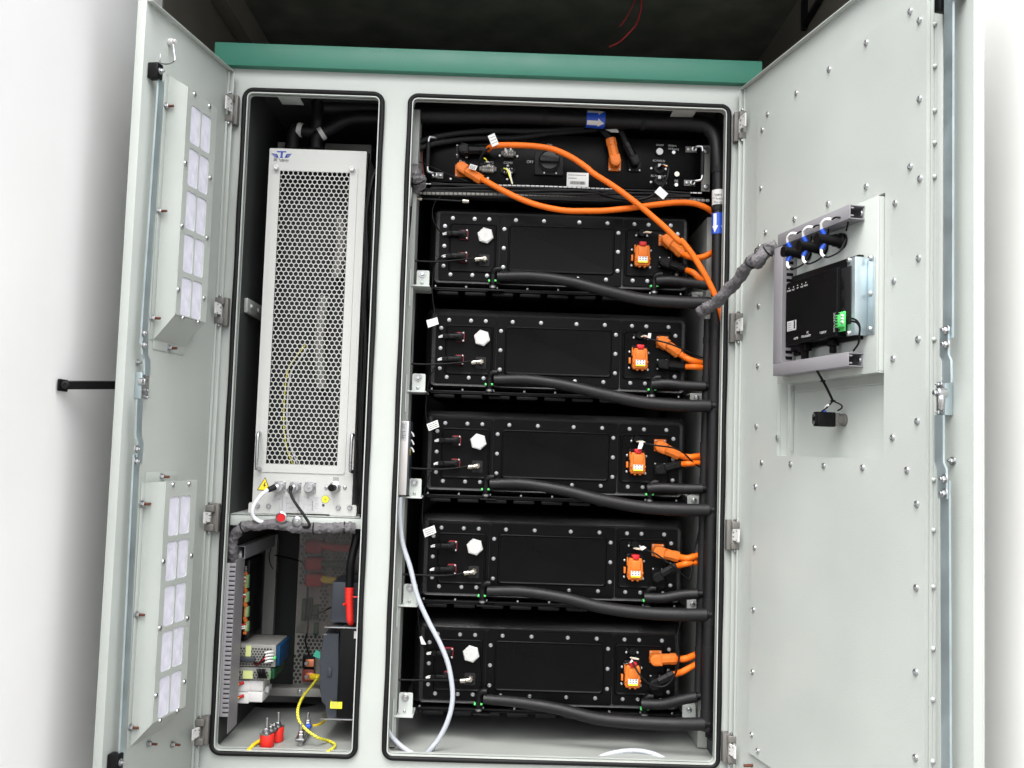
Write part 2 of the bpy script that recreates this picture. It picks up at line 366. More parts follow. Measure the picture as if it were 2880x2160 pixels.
def inner(x0, x1, y1, nm):
    for lo, hi, k in (((x0 - 0.004, 0.03, ZB), (x0, y1, ZT + 0.034), 'side_panel'), ((x1, 0.03, ZB), (x1 + 0.004, y1, ZT + 0.034), 'side_panel'),
                      ((x0, y1, ZB), (x1, y1 + 0.004, ZT + 0.034), 'back_panel'), ((x0, 0.03, ZT + 0.030), (x1, y1, ZT + 0.034), 'top_panel')):
        build(MB().box(lo, hi), k, 'liner', cab)
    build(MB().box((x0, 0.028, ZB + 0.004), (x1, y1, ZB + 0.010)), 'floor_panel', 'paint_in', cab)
inner(-0.609, -0.262, 0.56, 'left'); inner(-0.198, 0.618, 0.90, 'right')
b = MB(); b.box((-0.62, 0.05, 0.0), (0.62, 0.9, 0.11)); build(b, 'plinth', 'hinge', cab)
# drip tabs under the top lip
for reg, x0, x1, y in (('e3', 655, 955, 172), ('h2', 1152, 1368, 302)):
    a = P(reg, x0, y, -0.004); c = P(reg, x1, y + 3, -0.004)
    build(MB().box((a.x, -0.004, 1.8475), (c.x, 0.068, 1.8495), r=0.0008), 'drip_tab', 'paint', cab)
# diagonal stiffener and rail on the inner left wall, seen in the dark
b = MB(); z1 = P('ml', 1110, 315, 0.06).z
b.box((-0.608, 0.06, z1 - 0.02), (-0.598, 0.55, z1 + 0.018), r=0.002)
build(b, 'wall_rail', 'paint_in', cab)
b = MB()
for k in range(4): screw_mb(b, (-0.598, 0.09 + 0.07 * k, z1), (1, 0, 0), 0.006, 0.004)
build(b, 'rail_screws', 'paint', cab)
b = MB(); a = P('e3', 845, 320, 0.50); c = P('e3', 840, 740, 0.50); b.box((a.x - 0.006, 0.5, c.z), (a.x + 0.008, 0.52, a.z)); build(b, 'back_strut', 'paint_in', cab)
# shelf under the cooler
SH = P('e1', 900, 42, 0.035).z
b = MB(); b.box((-0.608, 0.035, SH - 0.003), (-0.263, 0.55, SH)); b.box((-0.608, 0.035, P('e1', 240, 170, 0.035).z), (-0.263, 0.039, SH), r=0.001)
build(b, 'shelf', 'paint', cab)
# rack posts and ears
b = MB(); a = P('p3', 72, 1000, 0.05); c = P('p3', 158, 1000, 0.05)
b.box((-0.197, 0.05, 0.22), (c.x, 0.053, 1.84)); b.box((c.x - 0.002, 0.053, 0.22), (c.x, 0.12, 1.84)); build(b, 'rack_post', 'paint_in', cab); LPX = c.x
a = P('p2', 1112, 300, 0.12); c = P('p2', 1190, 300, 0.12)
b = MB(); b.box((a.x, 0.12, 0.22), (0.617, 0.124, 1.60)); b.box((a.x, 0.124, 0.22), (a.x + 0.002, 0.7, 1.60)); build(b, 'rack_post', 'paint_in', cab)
ears = [('p1', 265, 362, 572, 700, 310, 602), ('p1', 230, 330, 1403, 1545, 276, 1435), ('p3', 208, 298, 588, 735, 245, 620), ('p3', 160, 263, 1437, 1603, 210, 1468), ('p5', 217, 343, 925, 1140, 275, 975)]
for reg, x0, x1, y0, y1, sx, sy in ears:
    Y = 0.062; a = P(reg, x0, y0, Y); c = P(reg, x1, y1, Y)
    b = MB(); b.prism(rrect(a.x, c.z, c.x, a.z, 0.004, 4), Y + 0.003, Y)
    b.box((LPX - 0.008, Y - 0.016, c.z - 0.004), (c.x + 0.003, 0.16, c.z), r=0.0008); b.box((LPX - 0.009, Y - 0.016, c.z - 0.055), (LPX - 0.006, 0.14, c.z + 0.04))
    e = build(b, 'rack_bracket', 'paint', cab)
    s_ = P(reg, sx, sy, Y); b = MB(); b.cyl(s_, s_ + V((0, -0.002, 0)), 0.0095, n=20, c=0.0006); b.cyl(s_ + V((0, -0.002, 0)), s_ + V((0, -0.008, 0)), 0.0062, n=6, c=0.0012); build(b, 'bolt', 'steel', e, angle=25)
    s_ = V(((a.x + c.x) / 2 - 0.002, Y, c.z + 0.008)); build(screw_mb(MB(), s_, (0, -1, 0), 0.004, 0.003), 'screw', 'steel', e)
for reg, x0, x1, y0, y1 in [('p2', 990, 1078, 745, 790), ('p2', 976, 1082, 1560, 1617), ('p4', 954, 1060, 728, 794), ('p4', 950, 1042, 1562, 1645), ('p6', 1105, 1232, 1045, 1185)]:
    Y = 0.115; a = P(reg, x0, y0, Y); c = P(reg, x1, y1, Y)
    e = build(MB().box((a.x, Y, c.z), (c.x, Y + 0.003, a.z), r=0.0008).box((a.x, Y + 0.003, a.z - 0.0 - 0.003), (c.x, 0.2, a.z)), 'rack_bracket', 'paint', cab)
    s_ = V(((a.x + c.x) / 2, Y, a.z - 0.012)); build(screw_mb(MB(), s_, (0, -1, 0), 0.007, 0.004), 'bolt', 'steel', e)
# ------------------------------------------------------------------ hinges
hl = [('tl', 1022, 600, 800), ('ml', 958, 258, 452), ('ml', 895, 1600, 1795), ('bl', 785, 1345, 1532)]
hr = [('h2', 1790, 360, 650), ('p2', 1370, 905, 1155), ('p4', 1340, 920, 1175), ('p6', 1583, 1325, 1632)]
for side, L in (('L', hl), ('R', hr)):
    for reg, x, ya, yb in L:
        a = P(reg, x, ya, -0.03); c = P(reg, x, yb, -0.03); sg = 1 if side == 'L' else -1
        z0, z1 = c.z, a.z; xm = (a.x + c.x) / 2; h = z1 - z0
        b = MB(); b.box((xm + sg * 0.003, -0.021, z0 + 0.002), (xm + sg * 0.019, -0.001, z1 - 0.002), r=0.0015)
        for za, zb in ((z0 + 0.004, z0 + 0.022), (z1 - 0.022, z1 - 0.004)):
            b.box((xm - 0.010, -0.036, za), (xm + 0.012, -0.002, zb), r=0.003, seg=3)
        b.cyl((xm - 0.001, -0.026, z0), (xm - 0.001, -0.026, z1), 0.0045, n=12)
        hg = build(b, 'hinge', 'hinge', cab)
        b = MB()
        for dz in (z0 - 0.001, z1 - 0.002): b.cyl((xm + sg * 0.001, -0.030, dz), (xm + sg * 0.001, -0.030, dz + 0.004), 0.0035, n=10)
        build(b, 'hinge_pin', 'steel', hg)
# ------------------------------------------------------------------ doors
ZD, ZD0 = 1.8965, 0.135
def door(side, L, recess=None):
    T = TL if side == 'L' else TR
    b = MB(T)
    if recess:
        u0, u1, z0, z1 = recess
        b.ring(rrect(0.0, ZD0, L, ZD, 0.0005, 3), rrect(u0, z0, u1, z1, 0.002, 3), -0.0165, 0)
        b.box((0, -0.0205, ZD0), (L, -0.0168, ZD), r=0.001)
    else: b.box((0, -0.0205, ZD0), (L, 0, ZD), r=0.0012)
    return build(b, 'door', 'paint', cab), T
dl, _ = door('L', 0.3875)
REC = (0.2125, 0.6135, 0.974, 1.4715)
dr, _ = door('R', 0.8445, REC)
def dpart(side, mb, name, m, **k): return build(mb, name, m, dl if side == 'L' else dr, **k)
for side, L in (('L', 0.3875), ('R', 0.8445)):
    T = TL if side == 'L' else TR
    b = MB(T); b.box((0.0, 0.0005, ZD - 0.003), (L - 0.001, 0.013, ZD - 0.0002), r=0.0008); b.box((0.0, 0.0005, ZD0), (0.003, 0.013, ZD - 0.0035), r=0.0008)
    b.box((0.012, 0.0002, ZD0), (0.014, 0.006, ZD - 0.004), r=0.0008)
    dpart(side, b, 'edge_fold', 'paint')
    # hinge leaves screwed on the door
    for reg, x, ya, yb in (hl if side == 'L' else hr):
        a = P(reg, x, ya, -0.03); c = P(reg, x, yb, -0.03); z0, z1 = c.z + 0.022, a.z - 0.018; h = z1 - z0
        b = MB(T); b.prism([(0.013, z0 + 0.006), (0.043, z0 + 0.004), (0.043, z1 - 0.002), (0.013, z1 - 0.004), (0.013, z1 - 0.010), (0.021, z1 - 0.011), (0.021, z0 + h * .58), (0.012, z0 + h * .58), (0.012, z0 + h * .42), (0.021, z0 + h * .42), (0.021, z0 + 0.013), (0.013, z0 + 0.012)], 0.013, 0.0165)
        lf = dpart(side, b, 'hinge_leaf', 'white' if side == 'L' else 'white', )
        b = MB(T)
        for dz in (0.2, 0.8):
            b.cyl((0.033, 0.016, z0 + h * dz), (0.033, 0.0172, z0 + h * dz), 0.0022, n=8)
        dpart(side, b, 'leaf_hole', 'ink_grey')
# right door: big screwed cover with the recess opening
q0 = D('R', 'd4', 118, 1575, 0.008); q1 = D('R', 'd3', 340, 800, 0.008); q2 = D('R', 'd1', 1340, 15, 0.008)
b = MB(TR); b.ring(rrect(q0.x, q0.z, q1.x, min(q2.z, ZD - 0.02), 0.003, 3), rrect(REC[0] - 0.0005, REC[2] - 0.0005, REC[1] + 0.0005, REC[3] + 0.0005, 0.002, 3), 0.0006, 0.008)
dpart('R', b, 'cover_panel', 'paint')
b = MB(TR); b.box((0.757, 0.0005, ZD0 + 0.01), (0.770, 0.0035, ZD - 0.02), r=0.001); b.box((0.7445, 0.0004, ZD0 + 0.01), (0.7455, 0.003, ZD - 0.02)); dpart('R', b, 'stiffening_rib', 'paint')
for reg, a, c in [('d1', 1525, 185), ('d1', 1528, 510), ('d1', 1530, 853), ('d1', 1528, 1105), ('d1', 1528, 1370), ('d3', 412, 260), ('d3', 400, 1352), ('d4', 1078, 425), ('d4', 1078, 719), ('d4', 1077, 1040), ('d4', 1077, 1303), ('d4', 1075, 1623)]:
    q = D('R', reg, a, c, 0.002); q2_ = V((0.749, 0.001, q.z)); b = MB(TR); b.lathe(q2_, (0, 1, 0), [(0.004, 0), (0.0037, 0.003), (0.002, 0.005), (0, 0.0055)], 12); dpart('R', b, 'weld_spot', 'paint')
scr = [('d1', x, y) for x, y in [(1315, 87), (1387, 157), (973, 332), (685, 540), (430, 724), (208, 888), (166, 1010), (1387, 768), (155, 1462), (1315, 1295), (1390, 1387), (973, 1450), (677, 1585), (1198, 1580)]]
scr += [('d2', x, y) for x, y in [(285, 165), (108, 248), (70, 335), (65, 700), (60, 1067), (52, 1438), (180, 1508), (1045, 405), (893, 545), (1042, 903), (888, 1024), (1037, 1407), (885, 1507)]]
scr += [('d4', x, y) for x, y in [(181, 75), (331, 83), (503, 92), (703, 101), (933, 114), (149, 200), (145, 517), (139, 838), (134, 1161), (130, 1486), (161, 1569), (984, 290), (981, 724), (978, 1162), (977, 1605)]]
for reg, a, c in scr:
    q = D('R', reg, a, c, 0.012); b = MB(TR)
    b.lathe((q.x, 0.008, q.z), (0, 1, 0), [(0.0062, 0), (0.0062, 0.001), (0.0055, 0.003), (0.0035, 0.0042), (0.0022, 0.0042), (0.0018, 0.0028), (0, 0.0028)], 14)
    dpart('R', b, 'screw', 'steel')
b = MB(TR); q = D('R', 'd4', 142, 1645, 0.0); b.cyl((q.x - 0.0, 0, q.z), (q.x, 0.022, q.z), 0.0035, n=10); dpart('R', b, 'stud', 'stud')
# recess details
b = MB(TR); u0, u1, z0, z1 = REC
b.box((u0 + 0.028, -0.016, z0 + 0.01), (u0 + 0.031, -0.006, 1.13), r=0.0008); b.box((u0 + 0.03, -0.016, 1.115), (u1 - 0.01, -0.011, 1.118), r=0.0008)
dpart('R', b, 'recess_fold', 'paint')
# ----- the tray that carries the panel computer
b = MB(TR); b.box((0.2335, 0.0175, 1.133), (0.6115, 0.0215, 1.466), r=0.001)
b.box((0.2345, -0.016, 1.1335), (0.6105, 0.0173, 1.1365)); b.box((0.608, -0.016, 1.137), (0.6112, 0.0173, 1.4625)); b.box((0.2345, -0.016, 1.4625), (0.6105, 0.0173, 1.4655))
dpart('R', b, 'equipment_tray', 'paint')
q = D('R', 'd2', 770, 575, 0.022); b = MB(TR); b.cyl((q.x, 0.0212, q.z), (q.x, 0.0222, q.z), 0.005, n=14); dpart('R', b, 'tray_hole', 'ink_grey')
# lock rods
def bar(side, pts, w, name, m='zinc', n0=0.018, th=0.004):      # flat bar through (u,z) points, constant width in u
    T = TL if side == 'L' else TR; b = MB(T)
    left = [(u - w / 2, z) for u, z in pts]; right = [(u + w / 2, z) for u, z in reversed(pts)]
    b.prism(left + right, n0, n0 + th); return dpart(side, b, name, m)
def boltz(side, u, z, n0, r=0.006, parent=None):
    T = TL if side == 'L' else TR; b = MB(T)
    b.cyl((u, n0, z), (u, n0 + 0.0015, z), r * 1.45, n=18, c=0.0004); b.cyl((u, n0 + 0.0015, z), (u, n0 + 0.0065, z), r, n=6, c=0.001); b.cyl((u, n0 + 0.0065, z), (u, n0 + 0.010, z), r * 0.55, n=12, c=0.0006)
    return dpart(side, b, 'nut', 'steel', angle=25)
g = lambda reg, a, c, s='R', n=0.022: D(s, reg, a, c, n)
t0 = g('d1', 1635, 30); t1 = g('d3', 500, 160)
uR = (t0.x + t1.x) / 2
bar('R', [(uR, ZD - 0.0), (uR, t1.z - 0.02)], 0.0215, 'lock_rod')
a = g('d3', 500, 170); a2 = g('d3', 500, 385); a3 = g('d3', 520, 425); a4 = g('d3', 522, 600)
bar('R', [(a.x, a.z), (a2.x, a2.z), (a3.x, a3.z), (a4.x, a4.z)], 0.0205, 'lock_link', n0=0.0225)
for y in (190, 300): q = g('d3', 500, y, n=0.028); boltz('R', q.x, q.z, 0.027)
k0 = g('d3', 425, 590, n=0.0165); k1 = g('d3', 490, 850, n=0.0165)
b = MB(TR); b.box((k0.x, 0.001, k1.z), (k1.x, 0.0162, k0.z), r=0.001); lb = dpart('R', b, 'lock_case', 'zinc')
b = MB(TR); b.box((k0.x + 0.001, 0.0163, k1.z + 0.002), (k1.x - 0.002, 0.0172, k0.z - 0.002), r=0.0003); dpart('R', b, 'lock_plate', 'steel')
for y in (612, 828): q = g('d3', 455, y, n=0.018); boltz('R', q.x, q.z, 0.0173, 0.0035)
q = g('d3', 443, 678, n=0.03); b = MB(TR); b.cyl((q.x, 0.016, q.z), (q.x, 0.034, q.z), 0.0085, n=16, c=0.002); b.cyl((q.x, 0.034, q.z), (q.x, 0.04, q.z), 0.005, n=6, c=0.001)
q2_ = g('d3', 440, 790, n=0.03); b.tube([(q.x, 0.026, q.z), (q.x + 0.003, 0.028, (q.z + q2_.z) / 2), (q2_.x - 0.002, 0.024, q2_.z)], 0.0065, n=10); dpart('R', b, 'lock_cam', 'steel')
a = g('d3', 460, 850); a2 = g('d3', 460, 1215); a3 = g('d3', 482, 1270); a4 = g('d3', 487, 1500)
bar('R', [(a.x, a.z), (a2.x, a2.z), (a3.x, a3.z), (a4.x, a4.z)], 0.0215, 'lock_link', n0=0.0225)
q = g('d3', 517, 1205, n=0.01); boltz('R', q.x, q.z, 0.001, 0.005)
for y in (1347, 1458): q = g('d3', 485, y, n=0.028); boltz('R', q.x, q.z, 0.027)
q = g('d4', 1152, 1650); bar('R', [(a4.x, a4.z + 0.03), ((q.x + a4.x) / 2 + 0.002, ZD0 + 0.05)], 0.0215, 'lock_rod')
q = g('d1', 1600, 20, n=0.02); b = MB(TR)
b.box((q.x - 0.022, 0.001, q.z - 0.010), (q.x - 0.006, 0.026, q.z + 0.035), r=0.002); b.box((q.x + 0.021, 0.001, q.z - 0.004), (q.x + 0.030, 0.026, q.z + 0.035), r=0.002); dpart('R', b, 'rod_guide', 'black')
# left door rods
gl = lambda reg, a, c, n=0.022: D('L', reg, a, c, n)
t0 = gl('tl', 588, 520); t1 = gl('ml', 478, 480); UQ = (t0.x + t1.x) / 2
bar('L', [(t0.x, t0.z), (t1.x, t1.z - 0.03)], 0.0215, 'lock_rod')
a = gl('ml', 470, 490); a1_ = gl('ml', 470, 640); a2 = gl('ml', 478, 670); a3 = gl('ml', 478, 770)
bar('L', [(a.x, a.z), (a1_.x, a1_.z), (a2.x - 0.004, a2.z), (a3.x - 0.004, a3.z)], 0.021, 'lock_link', n0=0.0225)
for x, y in ((470, 500), (470, 577)): q = gl('ml', x, y, 0.028); boltz('L', q.x, q.z, 0.027)
q = gl('ml', 455, 690, 0.01); boltz('L', q.x, q.z, 0.001, 0.005)
k0 = gl('ml', 462, 752, 0.0165); k1 = gl('ml', 500, 930, 0.0165)
b = MB(TL); b.box((k1.x, 0.001, k1.z), (k0.x, 0.0162, k0.z), r=0.001); dpart('L', b, 'lock_case', 'zinc')
b = MB(TL); b.box((k1.x + 0.001, 0.0163, k1.z + 0.002), (k0.x - 0.001, 0.0172, k0.z - 0.002), r=0.0003); dpart('L', b, 'lock_plate', 'steel')
for y in (772, 870, 915): q = gl('ml', 485, y, 0.018); boltz('L', q.x, q.z, 0.0173, 0.003)
q = gl('ml', 478, 815, 0.03); b = MB(TL); b.cyl((q.x, 0.016, q.z), (q.x, 0.034, q.z), 0.008, n=16, c=0.002); b.box((q.x - 0.004, 0.026, q.z - 0.004), (q.x + 0.014, 0.032, q.z + 0.004), r=0.001); dpart('L', b, 'lock_cam', 'steel')
a = gl('ml', 435, 930); a1_ = gl('ml', 427, 1165); a2 = gl('ml', 432, 1205); a3 = gl('ml', 425, 1350)
bar('L', [(a.x, a.z), (a1_.x, a1_.z), (a2.x - 0.005, a2.z), (a3.x - 0.003, a3.z)], 0.0205, 'lock_link', n0=0.0225)
for x, y in ((425, 1252), (422, 1330)): q = gl('ml', x, y, 0.028); boltz('L', q.x, q.z, 0.027)
a4 = gl('bl', 333, 1590); bar('L', [(a3.x, a3.z + 0.02), ((a3.x + a4.x) / 2, a4.z)], 0.0215, 'lock_rod')
for reg, x, y in (('tl', 590, 460), ('bl', 315, 1625)):
    q = gl(reg, x, y, 0.03); b = MB(TL); b.box((q.x - 0.012, 0.001, q.z - 0.017), (q.x + 0.010, 0.026, q.z + 0.017), r=0.003); rg = dpart('L', b, 'rod_guide', 'black'); boltz('L', q.x, q.z, 0.0255, 0.005)
# wire hook near the top
q = gl('tl', 663, 270, 0.012); q2_ = gl('tl', 672, 395, 0.02); q3 = gl('tl', 632, 414, 0.02); q4 = gl('tl', 578, 408, 0.02); q5 = gl('tl', 580, 350, 0.02)
b = MB(TL); b.cyl((q.x, 0.0, q.z), (q.x, 0.012, q.z), 0.0072, n=16, c=0.002); b.cyl((q.x + 0.001, 0.014, q.z), (q.x + 0.001, 0.019, q.z), 0.005, n=10, c=0.001); dpart('L', b, 'hook_boss', 'white')
b = MB(TL); b.tube([(q.x, 0.012, q.z - 0.006), (q2_.x, 0.02, q2_.z + 0.006), (q2_.x + 0.004, 0.02, q2_.z - 0.002), (q3.x, 0.02, q3.z), (q4.x, 0.02, q4.z), (q5.x, 0.02, q5.z)], 0.0014, n=8, sub=3); dpart('L', b, 'wire_hook', 'steel')
# vent boxes with filter pads
def vent(z0b, z0, z1, zb1, top_flange, first):
    u0, u1, nf = 0.155, 0.2885, 0.048
    b = MB(TL)
    # wedge-ended body: profile in (n,z), extruded in u
    prof = [(0.0008, z0b), (nf, z0), (nf, z1), (0.0008, zb1)]
    A = [b.bm.verts.new(TL @ V((u0, n_, z))) for n_, z in prof]; B = [b.bm.verts.new(TL @ V((u1, n_, z))) for n_, z in prof]
    for k in range(4): b.bm.faces.new([A[k], A[(k + 1) % 4], B[(k + 1) % 4], B[k]])
    b.bm.faces.new(A); b.bm.faces.new(B)
    b.box((u1, 0.0008, z0b - 0.0), (u1 + 0.014, 0.0022, zb1), r=0.0006)
    b.box((u0, 0.0008, (z0b - 0.02) if top_flange < 0 else zb1), (u1, 0.0022, z0b if top_flange < 0 else zb1 + 0.022), r=0.0006)
    dpart('L', b, 'vent_box', 'paint')
    # cover with ten windows
    cov = MB(TL); W_ = 2; H_ = 5; cu0, cu1 = u0 - 0.002, u1 + 0.002; cz0, cz1 = z0 + 0.002, z1 - 0.001
    us = [(0.1795, 0.2222), (0.2272, 0.2702)]; ph = 0.0965; top = z1 - 0.034
    cells = []
    ub = [cu0, 0.2245, cu1]
    for r_ in range(5):
        zt_ = top - r_ * ph; zl = zt_ - 0.0845
        za = cz1 if r_ == 0 else zt_ + 0.0060; zb_ = cz0 if r_ == 4 else zl - 0.0060
        for c_ in range(2):
            cov.ring(rrect(ub[c_], zb_, ub[c_ + 1], za, 0.0002, 4), rrect(us[c_][0], zl, us[c_][1], zt_, 0.007, 4), nf + 0.0006, nf + 0.0026)
            fp = MB(TL); gx, gz = 8, 14; gr = []
            for i in range(gx + 1):
                gr.append([fp.bm.verts.new(TL @ V((us[c_][0] - 0.002 + (us[c_][1] - us[c_][0] + 0.004) * i / gx, nf + 0.0002 + (0.0003 * math.sin(i * 0.9 + r_ + first) * math.cos(j * 0.5 + c_ * 2 + r_) + 0.0008 if 0 < i < gx and 0 < j < gz else 0), zl - 0.002 + (0.0885) * j / gz))) for j in range(gz + 1)])
            for i in range(gx):
                for j in range(gz): fp.bm.faces.new([gr[i][j], gr[i + 1][j], gr[i + 1][j + 1], gr[i][j + 1]])
            cells.append(fp)
    dpart('L', cov, 'vent_cover', 'paint')
    for fp in cells: dpart('L', fp, 'filter_pad', 'filter', angle=80)
vent(1.181, 1.236, 1.7445, 1.772, -1, 0)
vent(0.315, 0.366, 0.8762, 0.872, 1, 3)
for reg, x, y in [('tl', 803, 612), ('tl', 898, 690), ('tl', 743, 1057), ('tl', 903, 1153), ('tl', 721, 1466), ('tl', 882, 1543), ('ml', 697, 219), ('ml', 863, 275), ('ml', 727, 403), ('ml', 825, 430), ('ml', 663, 1483), ('ml', 767, 1478), ('bl', 568, 392), ('bl', 740, 355), ('bl', 547, 800), ('bl', 715, 740), ('bl', 523, 1215), ('bl', 697, 1130), ('bl', 548, 1370), ('bl', 655, 1310)]:
    q = gl(reg, x, y, 0.052); b = MB(TL); b.lathe((q.x, 0.0505, q.z), (0, 1, 0), [(0.0055, 0), (0.0055, 0.0012), (0.0045, 0.0032), (0.002, 0.004), (0, 0.004)], 12); dpart('L', b, 'screw', 'steel')
for reg, x, y in [('tl', 612, 688), ('tl', 568, 1368), ('ml', 525, 403), ('ml', 635, 597), ('ml', 585, 1430), ('ml', 462, 1605), ('bl', 432, 38), ('bl', 400, 717), ('bl', 362, 1410), ('bl', 478, 1510), ('bl', 622, 1514)]:
    q = gl(reg, x, y, 0.002); b = MB(TL); b.cyl((q.x, 0.0015, q.z), (q.x, 0.003, q.z), 0.0085, n=16); b.cyl((q.x, 0.003, q.z), (q.x, 0.0095, q.z), 0.0058, n=6, c=0.001); nu = dpart('L', b, 'nut', 'steel', angle=25)
    b = MB(TL); b.cyl((q.x, 0.0096, q.z), (q.x, 0.021, q.z), 0.003, n=8); dpart('L', b, 'stud', 'stud')
# ------------------------------------------------------------------ battery packs
PX, PY = 0.206, 0.13
TOPS = [1.5765, 1.3035, 1.0310, 0.7585, 0.4855]
ORD = ['topmost', 'second from the top', 'middle', 'second from the bottom', 'bottom']
def oct_barrel(mb, p0, d, l, r, n=8, c=0.0015): p0 = V(p0); d = V(d).normalized(); return mb.cyl(p0, p0 + d * l, r, n=n, c=c)
def pack():
    root = thing('battery_pack', (PX, PY, TOPS[0]), '', 'battery pack', 'black battery packs stacked in the wide compartment')
    T = Matrix.Translation((PX, PY, TOPS[0]))
    b = MB(T)
    # shell: outer rim of rounded section round the recessed plates
    o = rrect(-0.352, -0.186, 0.346, 0.034, 0.018, 6); i_ = rrect(-0.325, -0.170, 0.328, 0.013, 0.004, 6)
    m1 = rrect(-0.343, -0.180, 0.339, 0.026, 0.016, 6); m2 = rrect(-0.333, -0.174, 0.334, 0.018, 0.010, 6)
    L = [[b.bm.verts.new(T @ V((x, y, z))) for x, z in pl] for pl, y in ((o, 0.64), (o, 0.045), (rrect(-0.3505, -0.1845, 0.3445, 0.0335, 0.018, 6), 0.030), (rrect(-0.346, -0.182, 0.341, 0.030, 0.017, 6), 0.016), (rrect(-0.339, -0.179, 0.336, 0.024, 0.014, 6), 0.005), (m2, -0.0008), (i_, 0.0015))]
    n = len(o)
    for A, B in zip(L, L[1:]):
        for k in range(n): b.bm.faces.new([A[k], A[(k + 1) % n], B[(k + 1) % n], B[k]])
    b.bm.faces.new(L[0]); b.bm.faces.new(L[-1])
    build(b, 'shell', 'shell', root, angle=60)
    b = MB(T)
    b.box((-0.352, -0.004, -0.192), (0.352, 0.60, -0.1865), r=0.001); b.box((-0.33, -0.006, -0.1945), (0.33, 0.3, -0.1925))
    for k in range(9): b.box((-0.325 + k * 0.073, -0.002, -0.206), (-0.268 + k * 0.073, 0.3, -0.195), r=0.004)
    build(b, 'bottom_tray', 'black', root)
    for k in range(9):
        build(MB(T).cyl((-0.33 + k * 0.0815, -0.0005, -0.186), (-0.33 + k * 0.0815, -0.0005, -0.1815), 0.0032, n=8), 'tray_nut', 'steel', root)
    def plate(name, x0, z0, x1, z1, ex0, ez0, ex1, ez1, fy):
        b = MB(T); b.prism(rrect(x0, z0, x1, z1, 0.006, 4), 0.002, -0.0018, cham=0.0006)
        p = build(b, name, 'plate', root)
        b = MB(T)
        # pressed-out field with a rounded shoulder
        ls = [(0, -0.0019), (0.0008, -0.0044), (0.0026, -0.0062), (0.0044, -0.0055), (0.0052, -0.0042), (0.0070, -0.0040)]
        rows = [[b.bm.verts.new(T @ V((x, y + fy, z))) for x, z in rrect(ex0 + d, ez0 + d, ex1 - d, ez1 - d, 0.010 - d * 0.6, 6)] for d, y in ls]
        rows[0] = [v for v in rows[0]]
        nn = len(rows[0])
        for A, B in zip(rows, rows[1:]):
            for k in range(nn): b.bm.faces.new([A[k], A[(k + 1) % nn], B[(k + 1) % nn], B[k]])
        b.bm.faces.new(rows[-1])
        build(b, 'pressed_field', 'plate', p, angle=70)
    plate('end_plate', -0.323, -0.167, -0.1645, 0.012, -0.298, -0.1445, -0.1715, -0.0115, 0)
    plate('middle_plate', -0.1625, -0.169, 0.1635, 0.013, -0.141, -0.1405, 0.1425, -0.0115, 0)
    plate('end_plate', 0.1655, -0.167, 0.326, 0.012, 0.170, -0.1415, 0.300, -0.0115, 0)
    pts = [(x, 0) for x in (-.290, -.232, -.193, -.122, -.047, .047, .122, .194, .232, .291)] + [(x, -.1515) for x in (-.291, -.233, -.194, -.122, -.047, .047, .122, .193, .232, .291)]
    pts += [(-.310, -.022), (-.310, -.0755), (-.310, -.129), (-.152, -.025), (-.152, -.076), (-.152, -.127), (.152, -.025), (.152, -.076), (.152, -.127), (.310, -.0225), (.310, -.076), (.310, -.131)]
    s0 = None
    for x, z in pts:
        if s0 is None:
            b = MB(T); b.cyl((x, -0.0019, z), (x, -0.0026, z), 0.0050, n=16)
            b.lathe((x, -0.0026, z), (0, -1, 0), [(0.0040, 0), (0.0040, 0.0018), (0.0033, 0.003), (0.0022, 0.0032), (0.0019, 0.0012), (0, 0.0012)], 14)
            s0 = build(b, 'screw', 'steel', root); sx, sz = x, z; base = s0.location.copy()
        else:
            c = s0.copy(); col.objects.link(c); c.location = base + V((x - sx, 0, z - sz)); c.rotation_euler = (0, random.uniform(0, 6), 0)
    # hexagonal breather cap
    b = MB(T); cx, cz = -0.2015, -0.0465
    b.cyl((cx, -0.004, cz), (cx, -0.0065, cz), 0.0175, n=24); b.cyl((cx, -0.0065, cz), (cx, -0.0165, cz), 0.0222, n=6, roll=0.0, c=0.0016)
    b.cyl((cx, -0.0165, cz), (cx, -0.0178, cz), 0.0170, n=28, c=0.0005)
    cap = build(b, 'breather_cap', 'alu', root, angle=25)
    b = MB(T)
    for k in range(3): b.box((cx - 0.004, -0.0181, cz - 0.004 + k * 0.0035), (cx + 0.004, -0.0179, cz - 0.0025 + k * 0.0035))
    build(b, 'cap_print', 'label_grey', cap)
    # two small signal sockets with red seals, plug pointing left
    for z in (-0.0455, -0.1055):
        sc = MB(T); sc.prism(rrect(-0.270, z - 0.013, -0.2475, z + 0.013, 0.003, 3), -0.004, -0.0085)
        s = build(sc, 'signal_socket', 'maroon_red', root)
        b = MB(T); b.box((-0.2705, -0.0088, z - 0.0125), (-0.2495, -0.016, z + 0.0105), r=0.002); b.box((-0.271, -0.0095, z - 0.009), (-0.252, -0.022, z + 0.009), r=0.003)
        build(b, 'socket_housing', 'black', s)
        for dz in (-0.0105, 0.0105):
            build(screw_mb(MB(T), (-0.2505, -0.0162, z + dz), (0, -1, 0), 0.0028, 0.002), 'socket_screw', 'steel', s)
        b = MB(T); b.box((-0.2905, -0.0125, z - 0.0065), (-0.256, -0.0255, z + 0.0065), r=0.003); b.box((-0.304, -0.014, z - 0.005), (-0.2905, -0.024, z + 0.005), r=0.002)
        b.box((-0.2745, -0.0255, z - 0.003), (-0.262, -0.029, z + 0.004), r=0.001); b.box((-0.272, -0.016, z + 0.0065), (-0.265, -0.022, z + 0.0105), r=0.001)
        for k in range(4): b.box((-0.3015 + k * 0.003, -0.0128, z - 0.0062), (-0.3 + k * 0.003, -0.0252, z + 0.0062))
        build(b, 'signal_plug', 'black', root)
